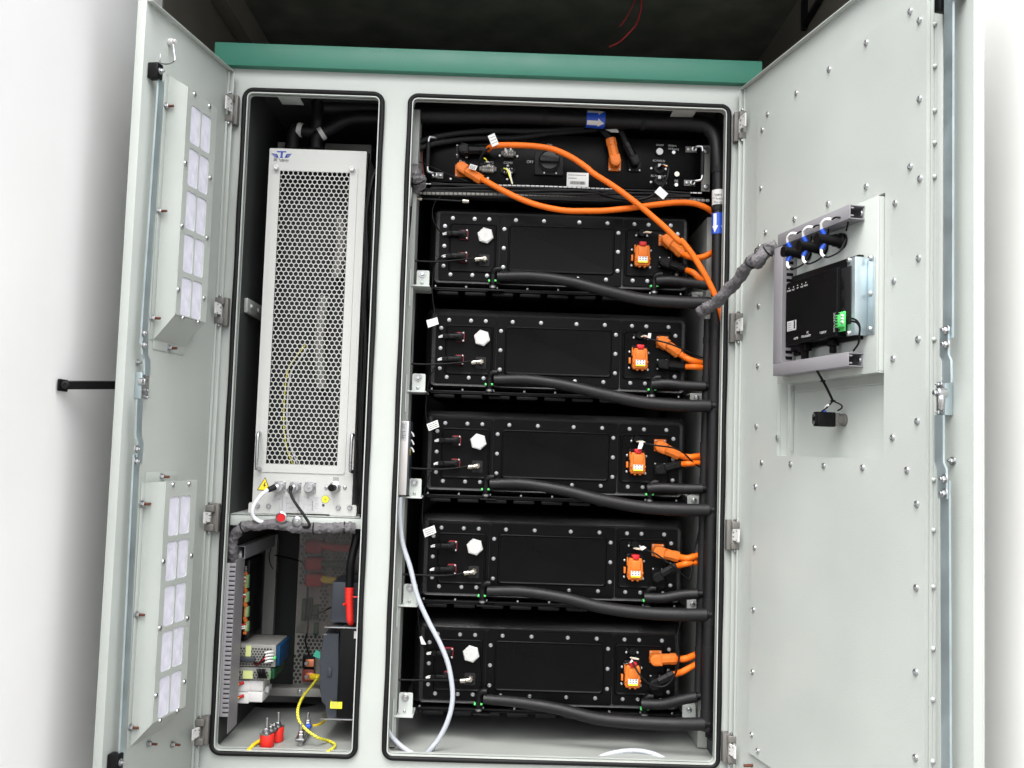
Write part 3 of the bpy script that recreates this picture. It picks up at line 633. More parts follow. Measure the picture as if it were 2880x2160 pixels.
        for dz in (-0.002, 0.002):
            build(MB(T).tube([(-0.303, -0.019, z + dz), (-0.309, -0.019, z + dz - 0.001), (-0.315, -0.018, z + dz * 0.4 - 0.003)], 0.0017, n=6), 'plug_wire', 'white', root)
    # gas sampling fitting
    b = MB(T); b.prism(rrect(-0.2165, -0.127, -0.189, -0.096, 0.003, 3), -0.004, -0.007); build(b, 'fitting_base', 'black_soft', root)
    b = MB(T); b.cyl((-0.2015, -0.007, -0.1095), (-0.2015, -0.014, -0.1095), 0.0085, n=6, c=0.001); b.cyl((-0.2015, -0.014, -0.1095), (-0.2015, -0.026, -0.1095), 0.0062, n=16, c=0.001)
    b.cyl((-0.2015, -0.0215, -0.1095), (-0.213, -0.0215, -0.1115), 0.0058, n=14, c=0.0006); b.cyl((-0.2135, -0.0215, -0.1115), (-0.2275, -0.0215, -0.1135), 0.0065, n=14, c=0.001)
    build(b, 'sampling_fitting', 'nickel', root, angle=30)
    # communication socket top-left of the right plate
    b = MB(T); b.lathe((0.2135, -0.004, -0.0265), (0, -1, 0), [(0.0105, 0), (0.0105, 0.006), (0.0085, 0.009), (0.0085, 0.016), (0.006, 0.016), (0.0055, 0.012), (0, 0.012)], 20)
    b.box((0.198, -0.0042, -0.031), (0.229, -0.0065, -0.022), r=0.001); build(b, 'data_socket', 'black', root)
    for dx in (-0.0145, 0.0145): build(screw_mb(MB(T), (0.2135 + dx, -0.0066, -0.0315), (0, -1, 0), 0.0034, 0.0025), 'socket_screw', 'steel', root)
    # orange service disconnect with red latch
    cx = 0.2145; cz = -0.0875
    b = MB(T); b.prism(rrect(cx - 0.023, cz - 0.029, cx + 0.023, cz + 0.036, 0.008, 4), -0.004, -0.012, cham=0.002)
    sp = build(b, 'service_plug', 'black', root)
    b = MB(T); b.prism([(cx - 0.0185, cz + 0.020), (cx - 0.0155, cz + 0.026), (cx + 0.0155, cz + 0.026), (cx + 0.0185, cz + 0.020), (cx + 0.0205, cz - 0.022), (cx + 0.0165, cz - 0.029), (cx - 0.0165, cz - 0.029), (cx - 0.0205, cz - 0.022)], -0.012, -0.030, cham=0.003)
    b.box((cx - 0.0125, -0.030, cz - 0.006), (cx + 0.0125, -0.035, cz + 0.021), r=0.0025); b.box((cx - 0.016, -0.029, cz - 0.0215), (cx + 0.016, -0.0335, cz - 0.003), r=0.002)
    b.box((cx - 0.0095, -0.014, cz - 0.0325), (cx - 0.004, -0.026, cz - 0.028), r=0.001); b.box((cx + 0.004, -0.014, cz - 0.0325), (cx + 0.0095, -0.026, cz - 0.028), r=0.001)
    b.box((cx - 0.0285, -0.008, cz - 0.014), (cx - 0.0235, -0.018, cz + 0.002), r=0.001); b.box((cx - 0.0215, -0.01, cz + 0.006), (cx - 0.019, -0.026, cz + 0.028), r=0.001)
    b.box((cx - 0.020, -0.03, cz - 0.013), (cx - 0.0165, -0.034, cz - 0.008), r=0.0008); b.box((cx + 0.0165, -0.03, cz - 0.013), (cx + 0.020, -0.034, cz - 0.008), r=0.0008)
    build(b, 'plug_handle', 'orange_plug', sp)
    b = MB(T); b.box((cx - 0.010, -0.013, cz + 0.027), (cx + 0.010, -0.031, cz + 0.036), r=0.003); b.box((cx - 0.0075, -0.031, cz + 0.024), (cx + 0.0075, -0.0335, cz + 0.032), r=0.001); build(b, 'red_latch', 'red', sp)
    b = MB(T); b.box((cx - 0.012, -0.0339, cz - 0.0195), (cx + 0.012, -0.0342, cz - 0.004)); build(b, 'plug_sticker', 'white', sp)
    b = MB(T); b.box((cx - 0.012, -0.0343, cz - 0.0212), (cx + 0.012, -0.0345, cz - 0.0172)); build(b, 'sticker_strip', 'yellow_bright', sp)
    b = MB(T)
    for i in range(3):
        for j in range(2):
            x = cx - 0.0075 + i * 0.0075; z = cz - 0.0075 - j * 0.0062; b.prism([(x - 0.0022, z), (x, z + 0.0016), (x + 0.0022, z), (x, z - 0.0018)], -0.0343, -0.0346)
    build(b, 'sticker_symbols', 'ink', sp)
    for dx, dz in ((-0.0255, 0.018), (-0.0255, -0.0245), (0.0235, -0.028), (0.0245, 0.017)): build(screw_mb(MB(T), (cx + dx, -0.0042, cz + dz), (0, -1, 0), 0.0038, 0.003), 'socket_screw', 'steel', sp)
    # square flanges of the two power sockets
    for z, m, nm in ((-0.0405, 'orange_plug', 'positive_socket'), (-0.1005, 'black', 'negative_socket')):
        b = MB(T); b.prism(rrect(0.2590, z - 0.016, 0.2905, z + 0.0155, 0.002, 3), -0.004, -0.0085, cham=0.0008)
        s = build(b, nm, m, root)
        for dx in (0.263, 0.2865):
            for dz in (-0.012, 0.0115): build(screw_mb(MB(T), (dx, -0.0087, z + dz), (0, -1, 0), 0.0027, 0.002), 'socket_screw', 'steel', s)
    # coolant ports on the bottom edge, with green clips
    for x in (-0.1775, 0.2485):
        b = MB(T); b.cyl((x, -0.018, -0.193), (x, -0.018, -0.176), 0.0085, n=16, c=0.001); b.cyl((x, -0.018, -0.176), (x, -0.018, -0.150), 0.0095, n=16, c=0.001)
        b.tube([(x, -0.018, -0.152), (x + 0.002, -0.021, -0.143), (x + 0.010, -0.023, -0.138), (x + 0.02, -0.024, -0.1375)], 0.0088, n=14); b.box((x - 0.014, -0.004, -0.196), (x + 0.03, -0.03, -0.1925), r=0.001)
        cp = build(b, 'coolant_port', 'black', root)
        b = MB(T); b.box((x - 0.0125, -0.013, -0.172), (x - 0.0075, -0.028, -0.166), r=0.0012); b.box((x + 0.004, -0.0265, -0.171), (x + 0.0095, -0.0285, -0.166), r=0.0008); build(b, 'port_clip', 'green_plastic', cp)
        b = MB(T); b.cyl((x, -0.018, -0.187), (x, -0.018, -0.182), 0.0092, n=16); build(b, 'port_ring', 'chrome_dull', cp)
    return root
p0 = pack(); packs = [p0]
plab = ['topmost black battery pack, right below the slotted duct', 'second black battery pack from the top, with a blank white tag at its corner',
        'middle one of the five black battery packs, beside the narrow white power unit', 'second black battery pack from the bottom, its left bracket behind the translucent tube',
        'lowest black battery pack, behind the loop of translucent tube']
p0['label'] = plab[0]
for i in range(1, 5): packs.append(dup(p0, None, V((PX, PY, TOPS[i])), plab[i]))
# ------------------------------------------------------------------ coolant hoses
def hose(pts, Y0, Y1, r, label, group, name='coolant_hose', grow=0.0):
    n = len(pts); pp = [P('F', x, y, Y0 + (Y1 - Y0) * k / (n - 1)) for k, (x, y) in enumerate(pts)]
    root = thing(name, pp[0], label, 'hose', group)
    build(MB().tube(pp, lambda t: r + grow * min(1, t * 1.8), n=18, sub=8), 'foam_sleeve', 'foam', root, angle=70)
    r += grow
    d = (pp[-1] - pp[-2]).normalized()
    b = MB(); b.cyl(pp[-1] - d * 0.001, pp[-1] + d * 0.012, r * 0.72, n=16); b.cyl(pp[-1] + d * 0.001, pp[-1] + d * 0.005, r * 0.86, n=16, c=0.0008); build(b, 'hose_clamp', 'black', root)
    return root
longs = [[(1075, 597), (1150, 597), (1230, 608), (1310, 629), (1390, 647), (1470, 653), (1532, 655)],
         [(1068, 820), (1140, 820), (1220, 832), (1310, 853), (1390, 869), (1470, 876), (1535, 877)],
         [(1059, 1045), (1130, 1045), (1220, 1060), (1300, 1080), (1390, 1096), (1470, 1101), (1532, 1102)],
         [(1053, 1277), (1130, 1278), (1220, 1292), (1300, 1312), (1390, 1324), (1470, 1328), (1527, 1328)],
         [(1045, 1510), (1120, 1517), (1200, 1530), (1290, 1552), (1370, 1560), (1450, 1564), (1522, 1564)]]
shorts = [[(1419, 607), (1450, 606), (1490, 611), (1530, 617)], [(1409, 831), (1440, 829), (1480, 833), (1524, 835)], [(1400, 1056), (1430, 1054), (1475, 1056), (1518, 1056)],
          [(1393, 1291), (1430, 1292), (1475, 1285), (1508, 1283)], [(1386, 1521), (1430, 1521), (1470, 1512), (1505, 1505)]]
for i in range(5):
    hose(longs[i], 0.104, 0.040, 0.0125, 'long black foam hose sagging from the left port of the %s battery pack' % ORD[i].replace('second from the top', 'second-highest').replace('second from the bottom', 'second-lowest').replace('bottom', 'lowest'), 'long coolant hoses under the battery packs', grow=0.0036)
    hose(shorts[i], 0.104, 0.076, 0.0132, 'short black foam hose from the right port of the %s battery pack' % ORD[i].replace('second from the top', 'second-highest').replace('second from the bottom', 'second-lowest').replace('bottom', 'lowest'), 'short coolant hoses at the right of the battery packs')
# main pipes
def band(pts, r, name, m, parent, n=20): return build(MB().tube(pts, r, n=n, sub=4), name, m, parent, angle=60)
pp = [P('F', 872, 249, 0.085), P('F', 1000, 250, 0.085), P('F', 1150, 251, 0.085), P('F', 1300, 259, 0.085), P('F', 1420, 264, 0.08), P('F', 1495, 267, 0.075), P('F', 1528, 275, 0.07), P('F', 1544, 300, 0.06), P('F', 1549, 340, 0.052),
      P('F', 1552, 400, 0.05), P('F', 1551, 500, 0.05), P('F', 1549, 640, 0.05)]
mp = thing('supply_pipe', pp[0], 'thick black foam pipe along the top of the wide compartment bending down its right side', 'pipe')
build(MB().tube(pp, lambda t: 0.0215 if t < 0.5 else (0.0215 - (t - 0.5) * 0.033 if t < 0.68 else 0.0155), n=22, sub=8), 'foam_sleeve', 'foam', mp, angle=70)
def arrow_band(c0, c1, r, parent):
    band([c0, c0.lerp(c1, .5), c1], r + 0.0012, 'blue_marker_band', 'blue', parent, 32)
    ax = (c1 - c0).normalized(); L = (c1 - c0).length
    side = V((0, -1, 0)); up = ax.cross(side).normalized()
    for ph in (-58, 26):
        b = MB(); R_ = r + 0.0018; nn = 10; rows = []
        shape = [(0.04, 0.22), (0.62, 0.22), (0.621, 0.42), (0.96, 0.0)]
        for (t, hw) in shape:
            row = []
            for k in range(nn + 1):
                a = math.radians(ph + 16 + (k / nn * 2 - 1) * hw * 72)
                row.append(b.bm.verts.new(c0 + ax * (L * t) + (side * math.cos(a) + up * math.sin(a)) * R_))
            rows.append(row)
        for A, B in zip(rows, rows[1:]):
            for k in range(nn): b.bm.faces.new([A[k], A[k + 1], B[k + 1], B[k]])
        bmesh.ops.remove_doubles(b.bm, verts=b.bm.verts[:], dist=1e-5)
        build(b, 'white_arrow', 'white', parent)
arrow_band(P('F', 1266, 257, 0.085), P('F', 1306, 259.3, 0.085), 0.0215, mp)
arrow_band(P('F', 1551.5, 462, 0.05), P('F', 1551, 507, 0.05), 0.0155, mp)
c0 = P('F', 1552, 412, 0.05); c1 = P('F', 1552, 444, 0.05); lb = band([c0, c0.lerp(c1, .5), c1], 0.0166, 'paper_label', 'white', mp, 32)
for k, s in enumerate(('EPEBMS', '24-04-0120', '20251022')):
    p = P('F', 1551, 421 + k * 8, 0.05 - 0.0168); text(s, 0.0065, TF(p, -2), 'ink', lb, sx=0.9)
for y0, y1 in ((446, 456), (360, 374)): c0 = P('F', 1551, y0, 0.05); c1 = P('F', 1551, y1, 0.05); band([c0, c0.lerp(c1, .5), c1], 0.0172, 'pipe_collar', 'black_soft', mp, 28)
for x in (1172, 1384):
    c0 = P('F', x, 251 if x < 1200 else 263, 0.085 if x < 1200 else 0.0815); c1 = c0 + V((0.013, 0, -0.0008)); band([c0, c0.lerp(c1, .5), c1], 0.0235, 'pipe_clamp', 'black_soft', mp, 28)
def manifold(label, x0, x1, Y, r, ya, yb, cols):
    a = P('F', x0, ya, Y); c = P('F', x1, yb, Y)
    root = thing('manifold_pipe', c, label, 'pipe', 'upright manifold pipes on the right of the wide compartment')
    build(MB().tube([a, a.lerp(c, .33), a.lerp(c, .66), c], r, n=20, sub=4), 'pipe_body', 'foam', root, angle=60)
    for y, h in cols:
        t = (y - ya) / (yb - ya); p = a.lerp(c, t); q = a.lerp(c, (y + h - ya) / (yb - ya)); band([p, p.lerp(q, .5), q], r + 0.0012, 'pipe_collar', 'black_soft', root, 24)
    return root
manifold('front black upright manifold pipe taking the ends of the long hoses', 1548, 1526, 0.045, 0.0150, 645, 1578, [(700, 12), (735, 10), (850, 45), (935, 8), (1075, 50), (1180, 14), (1300, 55), (1400, 14), (1535, 40)])
manifold('rear black upright manifold pipe taking the ends of the short hoses', 1531, 1510, 0.085, 0.0125, 690, 1500, [(730, 14), (815, 30), (960, 30), (1035, 40), (1165, 16), (1265, 40), (1400, 14)])
b = MB(); q = P('F', 1533, 1578, 0.045); b.cyl(q, q + V((0, 0, -0.016)), 0.011, n=14, c=0.001); build(b, 'pipe_end_plug', 'black', None, label='black end plug below the front manifold pipe', cat='plug')
b = MB().tube([P('p6', 1415, 1395, 0.03), P('p6', 1370, 1380, 0.03), P('p6', 1345, 1345, 0.03), P('p6', 1360, 1322, 0.03), P('p6', 1395, 1335, 0.03), P('p6', 1400, 1375, 0.03)], 0.0016, n=6)
build(b, 'cable_tie', 'black', None, label='loose black cable tie loop at the bottom right of the wide compartment', cat='cable tie')
# dark pipes and cables behind the pipe at top
for k, pts in enumerate([[(864, 355), (890, 330), (940, 310), (1020, 300), (1110, 298), (1200, 288), (1290, 280)], [(866, 340), (900, 310), (960, 292), (1050, 283), (1150, 283), (1260, 276)]]):
    pp = [P('F', x, y, 0.08 + 0.05 * (j / 6)) for j, (x, y) in enumerate(pts)]
    build(MB().tube(pp, 0.0075, n=12), 'black_cable', 'black_soft', label=['lower', 'upper'][k] + ' thick black cable curving under the top foam pipe', cat='cable', group='thick black cables under the top pipe')
# ------------------------------------------------------------------ high voltage control box
HYB = 0.115
hz = lambda reg, a, c, Y=HYB: P(reg, a, c, Y)
TLc = hz('h1', 505, 600); BRc = hz('h2', 1400, 1125)
hv = thing('control_box', (0.2, HYB + 0.2, BRc.z), 'flat black high voltage control box with white lettering and a handle at each end', 'control box')
build(MB().box((TLc.x - 0.01, HYB, BRc.z + 0.002), (BRc.x + 0.0, HYB + 0.5, TLc.z + 0.012), r=0.0015), 'front_panel', 'plate', hv)
for reg, x, y in [('h1', 1480, 0)]: pass
def hscrew(reg, x, y, r=0.0045, par=None, m='steel', Y=HYB):
    p = P(reg, x, y, Y); return build(screw_mb(MB(), p, (0, -1, 0), r, 0.003), 'screw', m, par or hv)
# handles
for (reg, xa, ya, xb, yb, xp) in (('h1', 590, 652, 575, 975, 510), ('h2', 1330, 735, 1315, 1048, 1410)):
    a = hz(reg, xa, ya); c = hz(reg, xb, yb); g_ = P(reg, xp, (ya + yb) / 2, HYB - 0.03); xg = g_.x
    b = MB(); 
    b.tube([a, a + V((0, -0.022, 0)), V((a.x + (xg - a.x) * .6, HYB - 0.030, a.z)), V((xg, HYB - 0.032, a.z - 0.010)), V((xg, HYB - 0.032, c.z + 0.010)), V((c.x + (xg - c.x) * .6, HYB - 0.030, c.z)), c + V((0, -0.022, 0)), c], 0.0036, n=12, sub=5)
    hd = build(b, 'handle', 'steel', hv)
    build(MB().tube([(xg, HYB - 0.032, a.z - 0.014), (xg, HYB - 0.032, c.z + 0.014)], 0.0052, n=12, smooth=False), 'handle_grip', 'black_soft', hd)
    for q in (a, c):
        sg = 1 if reg == 'h1' else -1
        b = MB(); b.box((min(q.x - 0.008 * sg, q.x + 0.022 * sg), HYB - 0.0035, q.z - 0.008), (max(q.x - 0.008 * sg, q.x + 0.022 * sg), HYB - 0.0003, q.z + 0.008), r=0.001)
        mp_ = build(b, 'handle_mount', 'hinge', hv); build(screw_mb(MB(), q + V((0.015 * sg, -0.0036, 0)), (0, -1, 0), 0.0045, 0.003), 'screw', 'steel', mp_)
        build(MB().lathe(q + V((0, -0.004, 0)), (0, -1, 0), [(0.0065, 0), (0.0075, 0.002), (0.0065, 0.004), (0.004, 0.004)], 14), 'handle_ring', 'steel', mp_)
for x, y in ((722, 1008), (785, 795), (870, 800), (1180, 790), (1343, 795), (1255, 885), (1250, 1010), (1070, 1000), (783, 712)): hscrew('h1', x, y, 0.0042)
for x, y in ((735, 920), (815, 922), (640, 832), (822, 838), (935, 908), (1070, 915), (932, 1037), (1068, 1045), (730, 838)): hscrew('h2', x, y, 0.0042)
def lab(s, reg, x, y, size, rot=-1.2, sx=1.0, m='ink_white', Y=None, par=None): return text(s, size, TF(P(reg, x, y, HYB if Y is None else Y), rot), m, par or hv, sx=sx)
lab('B-', 'h1', 838, 672, 0.0155); lab('B+', 'h1', 830, 852, 0.0155); lab('OFF', 'h1', 1463, 848, 0.0105); lab('ON', 'h1', 1645, 690, 0.0085)
lab('COM2', 'h1', 1080, 852, 0.0085); lab('COM3', 'h1', 1258, 857, 0.0085); lab('COM1', 'h1', 1270, 700, 0.008)
lab('ON/OFF', 'h2', 1015, 692, 0.0074, sx=0.75); lab('UR:Alarm', 'h2', 1130, 697, 0.0074, sx=0.78); lab('HG:Running', 'h2', 1142, 727, 0.0074, sx=0.78)
lab('AC-PWR-IN', 'h2', 1005, 838, 0.0082, sx=0.78); lab('AC-PWR-OUT', 'h2', 1000, 980, 0.0082, sx=0.78); lab('PE', 'h2', 1168, 1028, 0.0095)
# round parts
def disc(reg, x, y, r, h, name, m, n=28, prof=None, par=None):
    p = P(reg, x, y, HYB); b = MB(); b.lathe(p + V((0, -0.0003, 0)), (0, -1, 0), prof or [(r, 0), (r, h * .6), (r * .85, h), (0, h)], n); return build(b, name, m, par or hv)
pb = disc('h2', 1010, 757, 0.0118, 0.004, 'power_button', 'black'); disc('h2', 1010, 757, 0.0105, 0.007, 'button_face', 'chrome_dull', par=pb)
disc('h2', 1143, 760, 0.0045, 0.004, 'status_lamp', 'steel', prof=[(0.0045, 0), (0.0045, 0.003), (0.0025, 0.003), (0.0025, 0.001), (0, 0.001)])
disc('h2', 1171, 965, 0.0078, 0.005, 'steel_plug', 'nickel'); disc('h2', 1165, 1066, 0.006, 0.006, 'earth_stud', 'steel', n=6)
for y, nm in ((925, 'ac_input_socket'), (1035, 'ac_output_socket')):
    s = disc('h2', 1005, y, 0.0125, 0.012, nm, 'black_soft', prof=[(0.0135, 0), (0.0135, 0.003), (0.012, 0.004), (0.012, 0.013), (0.0085, 0.013), (0.0085, 0.006), (0, 0.006)])
    b = MB(); p = P('h2', 1010, y - 28, HYB - 0.01); b.box((p.x - 0.004, HYB - 0.016, p.z - 0.001), (p.x + 0.004, HYB - 0.004, p.z + 0.008), r=0.001); build(b, 'socket_clip', 'label_grey', s)
# rotary switch
a = hz('h1', 1508, 755); c = hz('h1', 1768, 985); xm, zm = (a.x + c.x) / 2, (a.z + c.z) / 2
b = MB(); b.box((a.x, HYB - 0.012, c.z), (c.x, HYB - 0.0003, a.z), r=0.002); rs = build(b, 'rotary_switch', 'black_soft', hv)
b = MB(); b.lathe((xm, HYB - 0.012, zm + 0.004), (0, -1, 0), [(0.029, 0), (0.029, 0.006), (0.024, 0.012), (0.023, 0.014)], 32); b.box((xm - 0.026, HYB - 0.042, zm - 0.004), (xm + 0.026, HYB - 0.02, zm + 0.014), r=0.005); build(b, 'switch_knob', 'knob', rs)
b = MB()
for dx in (-0.014, 0.018): b.box((xm + dx, HYB - 0.0135, c.z + 0.003), (xm + dx + 0.0035, HYB - 0.0118, c.z + 0.007), r=0.0004)
build(b, 'knob_marks', 'white', rs)
# barcode sticker
a = hz('h2', 148, 945); c = hz('h2', 348, 1083)
b = MB(); b.box((a.x, HYB - 0.0007, c.z), (c.x, HYB - 0.0003, a.z)); sk_ = build(b, 'barcode_sticker', 'white', hv)
b = MB(); random.seed(8); x = a.x + 0.009
while x < c.x - 0.009:
    w_ = random.choice((0.0005, 0.0008, 0.0012)); b.box((x, HYB - 0.0010, c.z + 0.006), (x + w_, HYB - 0.0008, c.z + 0.0145)); x += w_ + random.choice((0.0005, 0.0009))
build(b, 'barcode', 'ink', sk_, kind=None)
b = MB()
for r_, n_ in enumerate((0.9, 0.5, 0.12)):
    x = a.x + 0.004
    while x < a.x + (c.x - a.x) * n_ - 0.003:
        d = random.uniform(0.001, 0.004); z = a.z - 0.008 - 0.0085 * r_; b.box((x, HYB - 0.0011, z), (x + d, HYB - 0.0008, z + 0.0022)); x += d + 0.0009
build(b, 'sticker_print', 'ink_grey', sk_)
# rectangular data connectors
def conn(reg, x, y, w_, h_, m, pins, name):
    p = P(reg, x, y, HYB); b = MB(); b.prism(rrect(p.x - w_, p.z - h_, p.x + w_, p.z + h_, h_ * .45, 4), HYB - 0.0004, HYB - 0.013, cham=0.0015)
    b.box((p.x - w_ - 0.005, HYB - 0.009, p.z - h_ * .55), (p.x + w_ + 0.005, HYB - 0.0005, p.z + h_ * .55), r=0.001)
    s = build(b, name, m, hv); b = MB()
    for i in range(pins):
        for j in (-1, 1): b.box((p.x - w_ * .7 + i * (w_ * 1.4 / (pins - 1)) - 0.001, HYB - 0.0137, p.z + j * h_ * .42 - 0.0013), (p.x - w_ * .7 + i * (w_ * 1.4 / (pins - 1)) + 0.001, HYB - 0.0131, p.z + j * h_ * .42 + 0.0013))
    build(b, 'connector_pins', 'white', s); return s
conn('h1', 1070, 920, 0.0175, 0.0105, 'hinge', 6, 'data_connector'); conn('h1', 1262, 775, 0.014, 0.010, 'hinge', 4, 'data_connector'); conn('h1', 1258, 940, 0.014, 0.0115, 'black', 4, 'data_connector')
# mounting ears of the box
for reg, x0, y0, x1, y1 in (('h2', 1395, 690, 1480, 1125), ('h1', 420, 690, 490, 1040)):
    a = P(reg, x0, y0, HYB + 0.004); c = P(reg, x1, y1, HYB + 0.004)
    e = build(MB().box((a.x, HYB + 0.004, c.z), (c.x, HYB + 0.007, a.z), r=0.001), 'mounting_ear', 'grey_sheet', hv)
    for y in ((745, 1080) if reg == 'h2' else (985,)):
        p = P(reg, 1445 if reg == 'h2' else 462, y, HYB + 0.003); build(screw_mb(MB(), p, (0, -1, 0), 0.008, 0.004), 'screw', 'steel', e)
# sockets on the box
for reg, x, y, m, nm in (('h1', 822, 935, 'red_plug', 'positive_socket'), ('h1', 828, 745, 'black', 'negative_socket'), ('h2', 592, 880, 'red_plug', 'positive_socket'), ('h2', 778, 885, 'black', 'negative_socket')):
    p = P(reg, x, y, HYB); b = MB(); b.prism(rrect(p.x - 0.0165, p.z - 0.0165, p.x + 0.0165, p.z + 0.0165, 0.002, 3), HYB - 0.0004, HYB - 0.006, cham=0.0008); s = build(b, nm, m if m == 'black' else 'orange_plug', hv)
    for dx in (-0.013, 0.013):
        for dz in (-0.013, 0.013): build(screw_mb(MB(), p + V((dx, -0.0062, dz)), (0, -1, 0), 0.0028, 0.002), 'screw', 'steel', s)
# ------------------------------------------------------------------ power plugs and cables
def power_cable(head, Yp, path, m, label, group, r=0.0076, hr=0.0125, bl=0.038, gap=0.0, cord='orange'):
    """head: centre of the angled plug; the first path point gives its direction"""
    pp = [P(*q[:3], q[3]) for q in path]
    h = V((head.x, Yp - 0.017, head.z)); d = (pp[0] - h); d.y = 0; d.normalize(); up = V((-d.z, 0, d.x)); y_ = V((0, 1, 0))
    root = thing('power_cable', h, label, 'power cable', group)
    T = frame(h, d, y_, up)
    b = MB(T); k = hr
    outl = [(-k * math.cos(t), k * math.sin(t)) for t in [math.radians(a) for a in range(-90, 91, 15)]] + [(0.016, k), (0.016, -k)]
    b.prism(outl, 0.016, -0.014, cham=0.002)
    b.prism([(x * .72 + 0.001, z * .72) for x, z in outl], -0.014, -0.0155, cham=0.0008)
    b.cyl((0.014, 0.0, 0), (0.014 + bl * 0.72, 0, 0), k * 1.0, k * 0.95, n=8, c=0.0015, roll=math.pi / 8)
    b.cyl((0.014 + bl * .6, 0.0, 0), (0.014 + bl, 0, 0), k * 1.05, k * 1.0, n=8, c=0.0012, roll=math.pi / 8)
    pl = build(b, 'plug', m, root, angle=32)
    st = h + d * (0.012 + bl)
    build(MB().tube([st] + pp[1:] if (pp[0] - st).dot(d) < 0.008 else [st] + pp, r, n=14, sub=8), 'cord', cord, root, angle=70)
    return root
YH = HYB
g1 = 'orange high voltage cables plugged into the control box'
power_cable(P('h1', 822, 905, YH - 0.02), YH - 0.006, [('h1', 1040, 1022, 0.075), ('h1', 1200, 1110, 0.06), ('h1', 1400, 1205, 0.05), ('h1', 1600, 1268, 0.045), ('h1', 1800, 1302, 0.042), ('h1', 1991, 1305, 0.042), ('h2', 500, 1302, 0.045), ('h2', 750, 1277, 0.05), ('h2', 950, 1250, 0.06), ('h2', 1150, 1228, 0.07), ('h2', 1300, 1230, 0.075), ('h2', 1430, 1268, 0.08), ('h2', 1540, 1338, 0.09)],
            'orange_plug', 'orange cable from the B+ socket sagging across to the right pipe', g1, hr=0.0135, bl=0.050)
power_cable(P('h1', 835, 738, YH - 0.02), YH - 0.006, [('h1', 1055, 712, 0.07), ('h1', 1120, 698, 0.06), ('h1', 1270, 690, 0.05), ('h1', 1500, 700, 0.05), ('h1', 1680, 730, 0.048), ('h1', 1850, 805, 0.045), ('h1', 1991, 900, 0.04), ('h2', 400, 958, 0.035), ('h2', 600, 1085, 0.03), ('h2', 800, 1235, 0.025), ('h2', 900, 1318, 0.023), ('h2', 1050, 1447, 0.02), ('h2', 1200, 1592, 0.018), ('p2', 905, 335, 0.016), ('p2', 1000, 455, 0.015), ('p2', 1100, 620, 0.014), ('p2', 1170, 760, 0.014), ('p2', 1215, 880, 0.018), ('p2', 1245, 1000, 0.03)],
            'black', 'orange cable from the B- socket crossing diagonally down over the battery pack', g1, bl=0.052)
g2 = 'cables plugged upward out of the control box'
power_cable(P('h2', 598, 850, YH - 0.02), YH - 0.006, [('h2', 560, 620, 0.08), ('h2', 480, 560, 0.11), ('h2', 400, 500, 0.14)], 'orange_plug', 'upright orange plug with a black cable in the control box', g2, hr=0.0135, bl=0.050, cord='black_soft')
power_cable(P('h2', 785, 850, YH - 0.02), YH - 0.006, [('h2', 720, 690, 0.08), ('h2', 660, 580, 0.10), ('h2', 600, 500, 0.14)], 'black', 'upright black plug with a black cable beside the orange plug', g2, hr=0.0120, bl=0.042, cord='black_soft')
gO = 'orange plugs with orange cables at the battery packs'; gB = 'black plugs with orange cables at the battery packs'
YP = PY - 0.0085
nth = ['topmost', 'second-highest', 'middle', 'second-lowest', 'lowest']
oc = [((790, 330), [('p2', 930, 440, .09), ('p2', 980, 466, .08), ('p2', 1050, 472, .08), ('p2', 1120, 450, .085), ('p2', 1185, 405, .10)], 'p2'),
      ((750, 1150), [('p2', 910, 1250, .09), ('p2', 970, 1290, .085), ('p2', 1040, 1312, .09), ('p2', 1125, 1320, .11)], 'p2'),
      ((735, 335), [('p4', 905, 405, .09), ('p4', 960, 418, .085), ('p4', 1020, 413, .09), ('p4', 1090, 403, .11)], 'p4'),
      ((720, 1180), [('p4', 890, 1225, .09), ('p4', 950, 1230, .085), ('p4', 1010, 1215, .09), ('p4', 1070, 1195, .11)], 'p4'),
      ((840, 605), [('p6', 1050, 608, .09), ('p6', 1110, 600, .085), ('p6', 1190, 575, .09), ('p6', 1300, 520, .11)], 'p6')]
bc = [((765, 510), [('p2', 945, 560, .09), ('p2', 1000, 592, .08), ('p2', 1050, 640, .075), ('p2', 1130, 700, .09)], 'p2'),
      ((750, 1332), [('p2', 940, 1345, .09), ('p2', 1000, 1348, .085), ('p2', 1060, 1356, .09), ('p2', 1120, 1365, .11)], 'p2'),
      ((725, 520), [('p4', 910, 475, .09), ('p4', 960, 468, .085), ('p4', 1020, 465, .09), ('p4', 1090, 462, .11)], 'p4'),
      ((705, 1385), [('p4', 875, 1300, .09), ('p4', 930, 1277, .085), ('p4', 990, 1267, .09), ('p4', 1070, 1262, .11)], 'p4'),
      ((820, 850), [('p6', 1035, 760, .09), ('p6', 1100, 725, .085), ('p6', 1190, 675, .09), ('p6', 1300, 615, .11)], 'p6')]
for i in range(5):
    (x, y), pa, reg = oc[i]; power_cable(P(reg, x, y, YP - 0.017), YP, pa, 'orange_plug', 'orange angled plug and its orange cable on the %s battery pack' % nth[i], gO, hr=0.0142, bl=0.040, r=0.0082)
    (x, y), pa, reg = bc[i]; power_cable(P(reg, x, y, YP - 0.017), YP, pa, 'black', 'black angled plug with an orange cable on the %s battery pack' % nth[i], gB, hr=0.0126, bl=0.046, r=0.0078)
